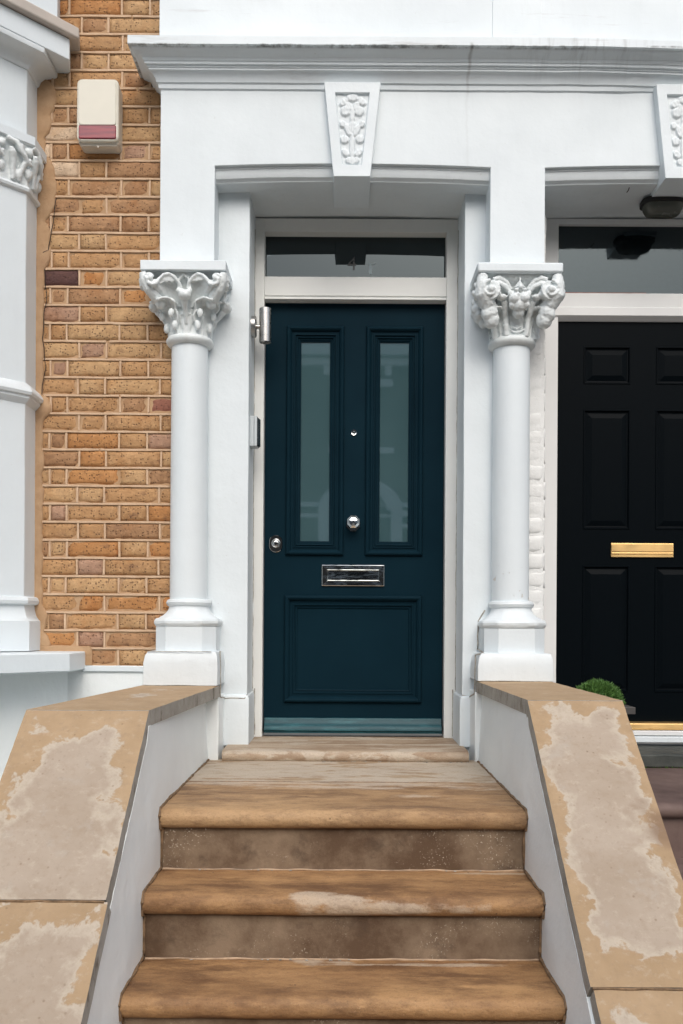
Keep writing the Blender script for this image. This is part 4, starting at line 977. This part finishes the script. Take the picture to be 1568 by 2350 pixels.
MB().tube(wavy(subdiv([(SX0, 3.0947, TZ[0]-0.001), (SX1, 3.0947, TZ[0]-0.001)], 0.02), 0.0012, 20, 2), 0.0028, 6).build('slab_joint', M['grime'], st, smooth=True)
g = MB(); g.box(-0.4955, 0.5125, 3.60, 4.06, TZ[0]-0.05, EZ-0.5135); g.v = [(a, b, c) for a, b, c in g.v]
prof = nosing(3.552, EZ-0.5125, 4.06, 0.046)
sweep_x(prof, -0.4955, 0.5125, 60, wobble(-0.4955, 0.5125, 0.0016)).build('threshold', M['threshold'], st, smooth=True, shade=50)
WTOP, WFL = 0.5682, 0.016
def xwall(s, y, z):
    yn, zc, sl = (2.55, -0.25, 0.915) if s < 0 else (2.695, -0.225, 0.855)
    zt = EZ+zc-0.046-max(0, yn-y)*sl
    q = max(0, min(1, (zt-z)/0.36))
    return s*(WTOP-WFL*q*q*(3-2*q))
# brown silt and sealant in the corner between steps and side walls
for s in (-1, 1):
    g = MB()
    xw = s*0.5575; path = [(xw if True else 0, 3.58, TZ[0]+0.001)]
    for i, (y, z) in enumerate(zip(NY[:4], TZ[:4])):
        path += [(xw, y+0.02, z+0.002), (xw, y-0.003, z-0.02), (xw, y+0.004, z-TH), (xw, y+0.026, z-TH-0.008), (xw, y+0.024, TZ[i+1]+0.006)]
    pts = wavy([(xwall(s, p[1], p[2])-s*0.001, p[1], p[2]) for p in subdiv(path, 0.018)], 0.0035, 18, s)
    g.tube(pts, [0.0046+0.0040*noise.noise(Vector((j*0.4, s, 0))) for j in range(len(pts))], 7)
    g.build('corner_grime', M['grime'], st, smooth=True)
g = MB()
for i in range(60):
    x = rng.uniform(-0.45, 0.45); y, z = ((3.546, TZ[0]+0.002) if i < 34 else rng.choice([(NY[0]+0.022, TZ[1]+0.002), (NY[1]+0.022, TZ[2]+0.002)]))
    if i < 34: x = rng.uniform(-0.10, 0.52)
    g.ball((x, y-rng.uniform(0, 0.006), z), rng.uniform(0.001, 0.003), (1.8, 1, 0.8), 5, 4)
gg = g.build('grit', M['grime_grey'], st); gg['kind'] = 'stuff'

# ------------------------------------------------------------------ side walls with sloping stone copings
def coping(wall, top, thick, mat, name='coping_stone', nu=14, nv=26, amp=0.0012):
    """top: near-left, near-right, far-right, far-left"""
    a, b, c, d = [Vector(q) for q in top]
    nrm = (b-a).cross(d-a).normalized()
    if nrm.z < 0: nrm = -nrm
    mb = MB(); vs = []; fs = []; uv = []
    for j in range(nv+1):
        for i in range(nu+1):
            u, v = i/nu, j/nv; p = a.lerp(b, u).lerp(d.lerp(c, u), v)
            p = p+nrm*amp*noise.noise(p*9)
            if i in (0, nu) or j in (0, nv): p = p-nrm*0.0025+Vector((0.0016*noise.noise(p*31), 0, 0))
            vs.append(tuple(p))
    for j in range(nv):
        for i in range(nu):
            fs.append((j*(nu+1)+i, j*(nu+1)+i+1, (j+1)*(nu+1)+i+1, (j+1)*(nu+1)+i))
            uv.append([(i/nu, j/nv), ((i+1)/nu, j/nv), ((i+1)/nu, (j+1)/nv), (i/nu, (j+1)/nv)])
    mb.add(vs, fs, 0, uv)
    ring = [i for i in range(nu+1)]+[j*(nu+1)+nu for j in range(1, nv+1)]+[nv*(nu+1)+i for i in range(nu-1, -1, -1)]+[j*(nu+1) for j in range(nv-1, 0, -1)]
    e0 = [vs[r] for r in ring]; e1 = [tuple(Vector(q)-nrm*thick+Vector((0, 0, 0))) for q in e0]
    n = len(e0); mb.add(e0+e1, [(i, n+i, n+(i+1) % n, (i+1) % n) for i in range(n)]+[tuple(range(n, 2*n))], 1)
    return mb.build(name, [mat, M['coping_edge']], wall, smooth=True, shade=30, fixn=False)
def cheek(label, s, xin, xout, zc, ynear, yj, slope, farq, mats):
    wl = empty('side_wall', label, 'wall')
    def zs(y): return EZ+zc-(ynear-y)*slope
    t = 0.046
    a_, b_ = sorted((s*WTOP, s*(0.905 if s < 0 else 0.848)))
    xo = s*(0.905 if s < 0 else 0.848); rings = []
    ys = [3.60, 3.45, 3.3, 3.15, 3.0, 2.85, ynear+0.01, ynear-0.004]+[ynear-0.03-(ynear-0.03-1.30)*i/16 for i in range(17)]
    for y in ys:
        zt_ = (EZ+zc-t-0.001) if y >= ynear-0.005 else zs(y)-t*1.36-0.003
        r_ = [(xo, y, -0.05), (xo, y, zt_)]
        for fr_ in (0, 0.04, 0.09, 0.15, 0.22, 0.30, 0.40, 0.60, 2.0):
            z = max(-0.05, zt_-fr_) if fr_ < 1 else -0.05
            r_.append((xwall(s, y, z)+s*0.0012*noise.noise(Vector((0, y*5, z*5))), y, z-0.0001*fr_))
        rings.append(r_)
    MB().loft(rings).build('rendered_wall', M['render_wall'], wl, smooth=True, shade=35)
    n0, n1 = sorted((xin, xout))
    (f0, f1) = farq
    coping(wl, [(n0, ynear, EZ+zc), (n1, ynear, EZ+zc), (f1, 3.60, EZ+zc), (f0, 3.60, EZ+zc)], t, mats[0])
    g0 = 0.0022
    coping(wl, [(n0, yj+g0, zs(yj+g0)), (n1, yj+g0, zs(yj+g0)), (n1, ynear-0.0015, zs(ynear-0.0015)-0.001), (n0, ynear-0.0015, zs(ynear-0.0015)-0.001)], t, mats[1])
    dx = 0.006*s*(1 if s > 0 else -1)
    coping(wl, [(n0+dx, 1.28, zs(1.28)), (n1+dx, 1.28, zs(1.28)), (n1+dx, yj-g0, zs(yj-g0)), (n0+dx, yj-g0, zs(yj-g0))], t, mats[2])
    MB().box(a_+0.01, b_-0.01, 1.30, 1.32, 0, zs(1.3)-0.06).build('wall_end', M['render_wall'], wl)
    # dirty joint
    pts = wavy(subdiv([(n0+0.004, yj, zs(yj)-0.003), (n1-0.004, yj, zs(yj)-0.003)], 0.015), 0.002, 30, s)
    MB().tube(pts, 0.0034, 6).build('joint', M['grime'], wl, smooth=True)
    return wl
cmA = coping_mat('buff_coping_flat', 3.1, -0.75); cmB = coping_mat('buff_coping_left', 8.4, 0.0, 0.9); cmC = coping_mat('buff_coping_left_lower', 14.2, 0.45, 0.9)
cmD = coping_mat('buff_coping_right_flat', 21.0, -1.2); cmE = coping_mat('buff_coping_right', 33.3, 0.02); cmF = coping_mat('buff_coping_right_lower', 40.9, -0.15)
cheek('white rendered stair wall left of the steps with blotchy buff stone coping', -1, -0.5695, -0.929, -0.250, 2.550, 2.096, 0.915, (-0.832, -0.512), (cmA, cmB, cmC))
cheek('white rendered stair wall right of the steps with buff stone coping beside the planter', 1, 0.5690, 0.8625, -0.225, 2.695, 1.993, 0.855, (0.545, 0.853), (cmD, cmE, cmF))

# ------------------------------------------------------------------ neighbour's steps
ns = empty('neighbour_steps', 'dark maroon steps below the black door, beyond the right stair wall', 'steps')
sweep_x(nosing(2.94, EZ-0.595, 4.0, 0.05), 0.856, 2.0, 30, wobble(0.856, 2.0)).build('landing_slab', M['maroon'], ns, smooth=True, shade=50)
MB().box(0.86, 2.0, 3.68, 4.02, EZ-0.594, EZ-0.5385).build('door_step', M['dark_step'], ns, bevel=0.006, rough=(0.003, 12, 0.05), smooth=True)
for i, (y, z) in enumerate(((2.72, -0.785), (2.50, -0.97), (2.28, -1.155), (2.06, -1.34))):
    sweep_x(nosing(y, EZ+z, y+0.32, 0.05), 0.856, 2.0, 20, wobble(0.856, 2.0)).build('tread', M['maroon'], ns, smooth=True, shade=50)
for y, z0, z1 in ((2.97, -0.79, -0.64), (2.75, -0.975, -0.83), (2.53, -1.16, -1.015), (2.31, -1.345, -1.2), (2.09, -1.51, -1.385)):
    MB().box(0.858, 2.0, y, y+0.1, EZ+z0, EZ+z1).build('riser', M['maroon'], ns)
g = MB()
for i in range(120):
    a = rng.uniform(0, 6.28); x, y = rng.uniform(0.9, 1.6), 3.672; h = rng.uniform(0.004, 0.012)
    g.add([(x, y, EZ-0.594), (x+0.003, y, EZ-0.594), (x+0.004*math.cos(a), y-0.004, EZ-0.594+h)], [(0, 1, 2)])
gm = g.build('moss', M['leaf'], ns, fixn=False); gm['kind'] = 'stuff'

# ------------------------------------------------------------------ planter with clipped ball
pl = empty('potted_plant', 'clipped round green shrub in a square planter behind the right stair wall', 'potted plant')
PY = 3.24; pc = (X(1371, PY, 1600), PY, Z(1621, PY, 1371)); zr = Z(1617, PY, 1440)
px1 = X(1437, PY, 1620)
g = MB(); hw = (px1-pc[0])
def sq(h, z): return [(pc[0]-h*0.9, PY-h, z), (px1-hw+h, PY-h, z), (px1-hw+h, PY+h, z), (pc[0]-h*0.9, PY+h, z)]
g.loft([sq(hw*0.62, EZ-0.5935), sq(hw*0.78, zr-0.026)]); g.build('planter', M['planter'], pl, bevel=0.003)
MB().box(pc[0]-hw*0.9, px1, PY-hw, PY+hw, zr-0.0255, zr).build('planter_rim', M['planter_rim'], pl, bevel=0.002)
br_ = 0.096
g = MB(); r2 = random.Random(3)
for i in range(9000):
    z = r2.uniform(-0.75, 1); a = r2.uniform(0, 2*math.pi); q = math.sqrt(max(0, 1-z*z))
    d = Vector((q*math.cos(a), q*math.sin(a), z)); lump = 1+0.05*noise.noise(d*4)+0.03*noise.noise(d*11)
    rr = br_*lump*r2.uniform(0.74, 0.96)
    p = Vector(pc)+d*rr
    dirv = (d+0.55*Vector((r2.uniform(-1, 1), r2.uniform(-1, 1), r2.uniform(-0.6, 1)))).normalized()
    sd = dirv.cross(Vector((r2.uniform(-1, 1), r2.uniform(-1, 1), r2.uniform(-1, 1)))).normalized()
    L = r2.uniform(0.010, 0.019); wv = r2.uniform(0.0009, 0.0018)
    g.add([p-sd*wv, p+sd*wv, p+dirv*L*0.6+sd*wv*0.9, p+dirv*L, p+dirv*L*0.6-sd*wv*0.9], [(0, 1, 2, 3, 4)])
fo = g.build('foliage', M['leaf'], pl, fixn=False); fo['kind'] = 'stuff'
MB().ball(pc, br_*0.80, n=20, m=14).build('foliage_core', M['leaf'], pl, smooth=True)
MB().tube([(pc[0], PY, zr-0.02), (pc[0], PY, pc[2])], 0.008).build('stem', M['planter'], pl)

# ------------------------------------------------------------------ small fittings on the walls
al = empty('alarm_box', 'cream alarm sounder box with a red lens on the brick wall', 'alarm box')
YA = 3.665
ax0, ax1, az0, az1 = X(176.5, YA, 250), X(272, YA, 250), Z(324, YA, 225), Z(181, YA, 225)
def rrect(x0, x1, z0, z1, r, y, n=6):
    out = []
    for cx_, cz_, a0 in ((x1-r, z0+r, -90), (x1-r, z1-r, 0), (x0+r, z1-r, 90), (x0+r, z0+r, 180)):
        for i in range(n+1):
            a = R(a0+90*i/n); out.append((cx_+r*math.cos(a), y, cz_+r*math.sin(a)))
    return out
g = MB(); g.loft([rrect(ax0+0.004, ax1-0.002, az0-0.012, az1-0.004, 0.018, YB+0.002), rrect(ax0+0.004, ax1-0.002, az0-0.010, az1-0.004, 0.018, YA+0.018)])
g.build('back_box', M['cream_side'], al, smooth=True, shade=30)
g = MB(); g.loft([rrect(ax0, ax1, az0, az1, 0.022, YA+0.022), rrect(ax0, ax1, az0, az1, 0.022, YA+0.004), rrect(ax0+0.004, ax1-0.004, az0+0.004, az1-0.004, 0.020, YA)])
g.build('cover', M['cream_plastic'], al, smooth=True, shade=30)
g = MB(); i0, i1, j0, j1 = ax0+0.009, ax1-0.009, az0+0.066, az1-0.008
g.loft([rrect(i0, i1, j0, j1, 0.014, YA+0.001), rrect(i0, i1, j0, j1, 0.014, YA-0.0035), rrect(i0+0.002, i1-0.002, j0+0.002, j1-0.002, 0.013, YA-0.005)]); g.build('front_panel', M['cream_plastic'], al, smooth=True, shade=30)
g = MB(); g.loft([rrect(i0, i1, az0+0.009, j0-0.001, 0.006, YA+0.001), rrect(i0, i1, az0+0.009, j0-0.001, 0.006, YA-0.003), rrect(i0+0.003, i1-0.003, az0+0.012, j0-0.003, 0.005, YA-0.0055)]); g.build('red_lens', M['red_lens'], al, smooth=True, shade=30)
g = MB(); g.loft([[(p[0], p[1], p[2]) for p in ((ax0+0.003, YA+0.010, az0+0.001), (ax1-0.003, YA+0.010, az0+0.001), (ax1-0.003, YB, az0+0.001), (ax0+0.003, YB, az0+0.001))],
               [(p[0], p[1], p[2]) for p in ((ax0+0.012, YA+0.024, az0-0.012), (ax1-0.010, YA+0.024, az0-0.012), (ax1-0.010, YB, az0-0.006), (ax0+0.012, YB, az0-0.006))]])
g.build('lower_housing', M['cream_side'], al, bevel=0.004)
g = MB(); g.tube([((ax0+ax1)/2, YA+0.020, az0-0.015), ((ax0+ax1)/2, YA+0.012, az0-0.016)], 0.004, 10); g.build('screw', M['cream_side'], al)

wl = empty('wall_light', 'brushed steel cylinder up and down light on the reveal beside the teal door', 'wall light')
YL = 3.855; lcx = X(609, YL, 750); lzt = Z(709, YL, 609); lzb = Z(786, YL, 609); lzm = Z(750, YL, 585)
g = MB()
for x0_, x1_ in (((-0.4162, -0.396)),):
    n = 28; rs = []
    for xx, r_ in ((x0_, 0.0465), (x1_-0.004, 0.0465), (x1_-0.001, 0.044), (x1_, 0.040)):
        rs.append([(xx, YL+r_*math.cos(2*math.pi*i/n), lzm+r_*math.sin(2*math.pi*i/n)) for i in range(n)])
    g.loft(rs)
g.build('wall_plate', M['steel'], wl, smooth=True, shade=35)
g = MB(); g.tube([(-0.396, YL, lzm), (lcx-0.02, YL, lzm)], 0.0105, 16); g.build('bracket_arm', M['steel'], wl, smooth=True)
g = MB(); rr = 0.0262
g.lathe(lcx, YL, [(rr-0.003, lzb+0.004), (rr-0.003, lzb), (rr, lzb), (rr, lzb+0.026), (rr-0.0008, lzb+0.0263), (rr-0.0008, lzb+0.0275), (rr, lzb+0.028), (rr, lzt-0.026), (rr-0.0008, lzt-0.0255), (rr-0.0008, lzt-0.0245), (rr, lzt-0.024), (rr, lzt), (rr-0.003, lzt), (rr-0.003, lzt-0.004)], 36)
g.build('lamp_cylinder', M['steel'], wl, smooth=True, shade=35)
kp = empty('key_safe', 'small silver entry keypad box mounted on the white reveal left of the teal door', 'keypad')
yk0, yk1 = 3.80, 3.872
zk0, zk1 = Z(1023, yk0, 580), Z(954, yk0, 580)
xk = X(590, yk0, 990)
g = MB(); g.box(-0.4160, xk-0.0135, yk0, yk1, zk0, zk1); g.build('back_housing', M['alu'], kp, bevel=0.0015)
g = MB(); g.box(xk-0.0122, xk, yk0, yk1, zk0, zk1); g.build('front_housing', M['alu'], kp, bevel=0.0015)
g = MB(); rs = []
for i in range(9):
    t = i/8; yy_ = yk0+0.002+(yk1-yk0-0.004)*t; b_ = 0.010*math.sin(math.pi*t)
    rs.append([(xk+0.0002, yy_, zk0+0.002), (xk+0.002+b_, yy_, zk0+0.006), (xk+0.002+b_, yy_, zk1-0.010), (xk+0.0002, yy_, zk1-0.002)])
g.loft(rs); g.build('dark_cover', M['black_plastic'], kp, smooth=True, shade=40)

bl = empty('bulkhead_light', 'oval bulkhead lamp with smoked glass under the right-hand arch soffit', 'ceiling lamp')
YU = 3.80; ucx = X(1521, YU, 470); zs_ = EZ+1.866; hx, hy = 0.094, 0.060
def oval(sx, sy, z, n=36, e=3.2):
    out = []
    for i in range(n):
        a = 2*math.pi*i/n; c_, s_ = math.cos(a), math.sin(a)
        out.append((ucx+sx*math.copysign(abs(c_)**(2/e), c_), YU+sy*math.copysign(abs(s_)**(2/e), s_), z))
    return out
g = MB(); g.loft([oval(hx, hy, zs_-0.010), oval(hx, hy, zs_-0.028), oval(hx-0.008, hy-0.008, zs_-0.032)]); g.box(ucx-0.06, ucx+0.06, YU-0.03, YU+0.03, zs_-0.010, zs_+0.012)
g.build('lamp_base', M['planter'], bl, smooth=True, shade=40)
g = MB(); g.loft([oval(hx-0.008, hy-0.008, zs_-0.030), oval(hx-0.012, hy-0.012, zs_-0.048), oval(hx-0.022, hy-0.020, zs_-0.066), oval(hx-0.040, hy-0.034, zs_-0.074)]); g.build('lamp_glass', M['lamp_glass'], bl, smooth=True, shade=50)

# ------------------------------------------------------------------ the house across the street (seen in the glass)
op = empty('opposite_house', 'brick terrace across the street with white window surrounds, seen reflected in the door glass', 'house')
OY = -12.0
MB().box(-14, 14, OY-6, OY, -0.3, 7.9).build('wall', M['opp_brick'], op)
MB().prism([(OY+0.1, 7.9), (OY-3.0, 9.2), (OY-6.3, 7.9)], lambda q, t: (t, q[0], q[1]), -14.2, 14.2).build('roof', M['opp_slate'], op)
g = MB()
for z0, z1, d in ((7.62, 7.90, 0.35), (7.42, 7.58, 0.22), (4.20, 4.30, 0.12), (3.95, 4.04, 0.12)): g.box(-14, 14, OY, OY+d, z0, z1)
for i in range(40): g.box(-13.8+i*0.7, -13.65+i*0.7, OY, OY+0.2, 7.2, 7.42)
g.build('cornice_band', M['white'], op)
for wx in (-11.2, -8.0, -4.6, -2.1, 0.36, 3.6, 7.2, 10.6):
    g = MB(); frame_loops(g, wx-0.62, wx+0.62, 5.55, 7.0, OY, [(0, 0), (0, 0.10), (0.16, 0.10), (0.16, -0.05)]); g.box(wx-0.75, wx+0.75, OY, OY+0.18, 5.42, 5.55); g.box(wx-0.72, wx+0.72, OY, OY+0.14, 6.95, 7.12)
    g.box(wx-0.46, wx+0.46, OY+0.0, OY+0.04, 6.2, 6.26)
    wf = g.build('window_frame', M['white'], op, fixn=False)
    MB().box(wx-0.46, wx+0.46, OY+0.001, OY+0.01, 5.71, 6.84).build('pane', M['glass_dark'], wf)
for wx in (-8.0, 0.35, 7.2):
    g = MB()
    for i in range(12):
        a0, a1 = math.pi*i/12, math.pi*(i+1)/12
        g.loft([[(wx+r_*1.0*math.cos(a), OY+0.4, 4.1+r_*0.75*math.sin(a)) for a in (a0, a1) for r_ in ((0.6, 0.95) if a == a0 else (0.95, 0.6))],
                [(wx+r_*1.0*math.cos(a), OY, 4.1+r_*0.75*math.sin(a)) for a in (a0, a1) for r_ in ((0.6, 0.95) if a == a0 else (0.95, 0.6))]])
    g.box(wx-0.95, wx-0.7, OY, OY+0.4, 0, 4.1); g.box(wx+0.7, wx+0.95, OY, OY+0.4, 0, 4.1); g.box(wx+0.95, wx+1.9, OY, OY+0.4, 3.95, 4.08); g.box(wx+0.95, wx+1.9, OY, OY+0.4, 3.70, 3.78)
    g.build('porch_arch', M['white'], op)
    MB().box(wx-0.55, wx+0.55, OY+0.001, OY+0.05, 0.9, 3.6).build('house_door', M['door_black'], op)
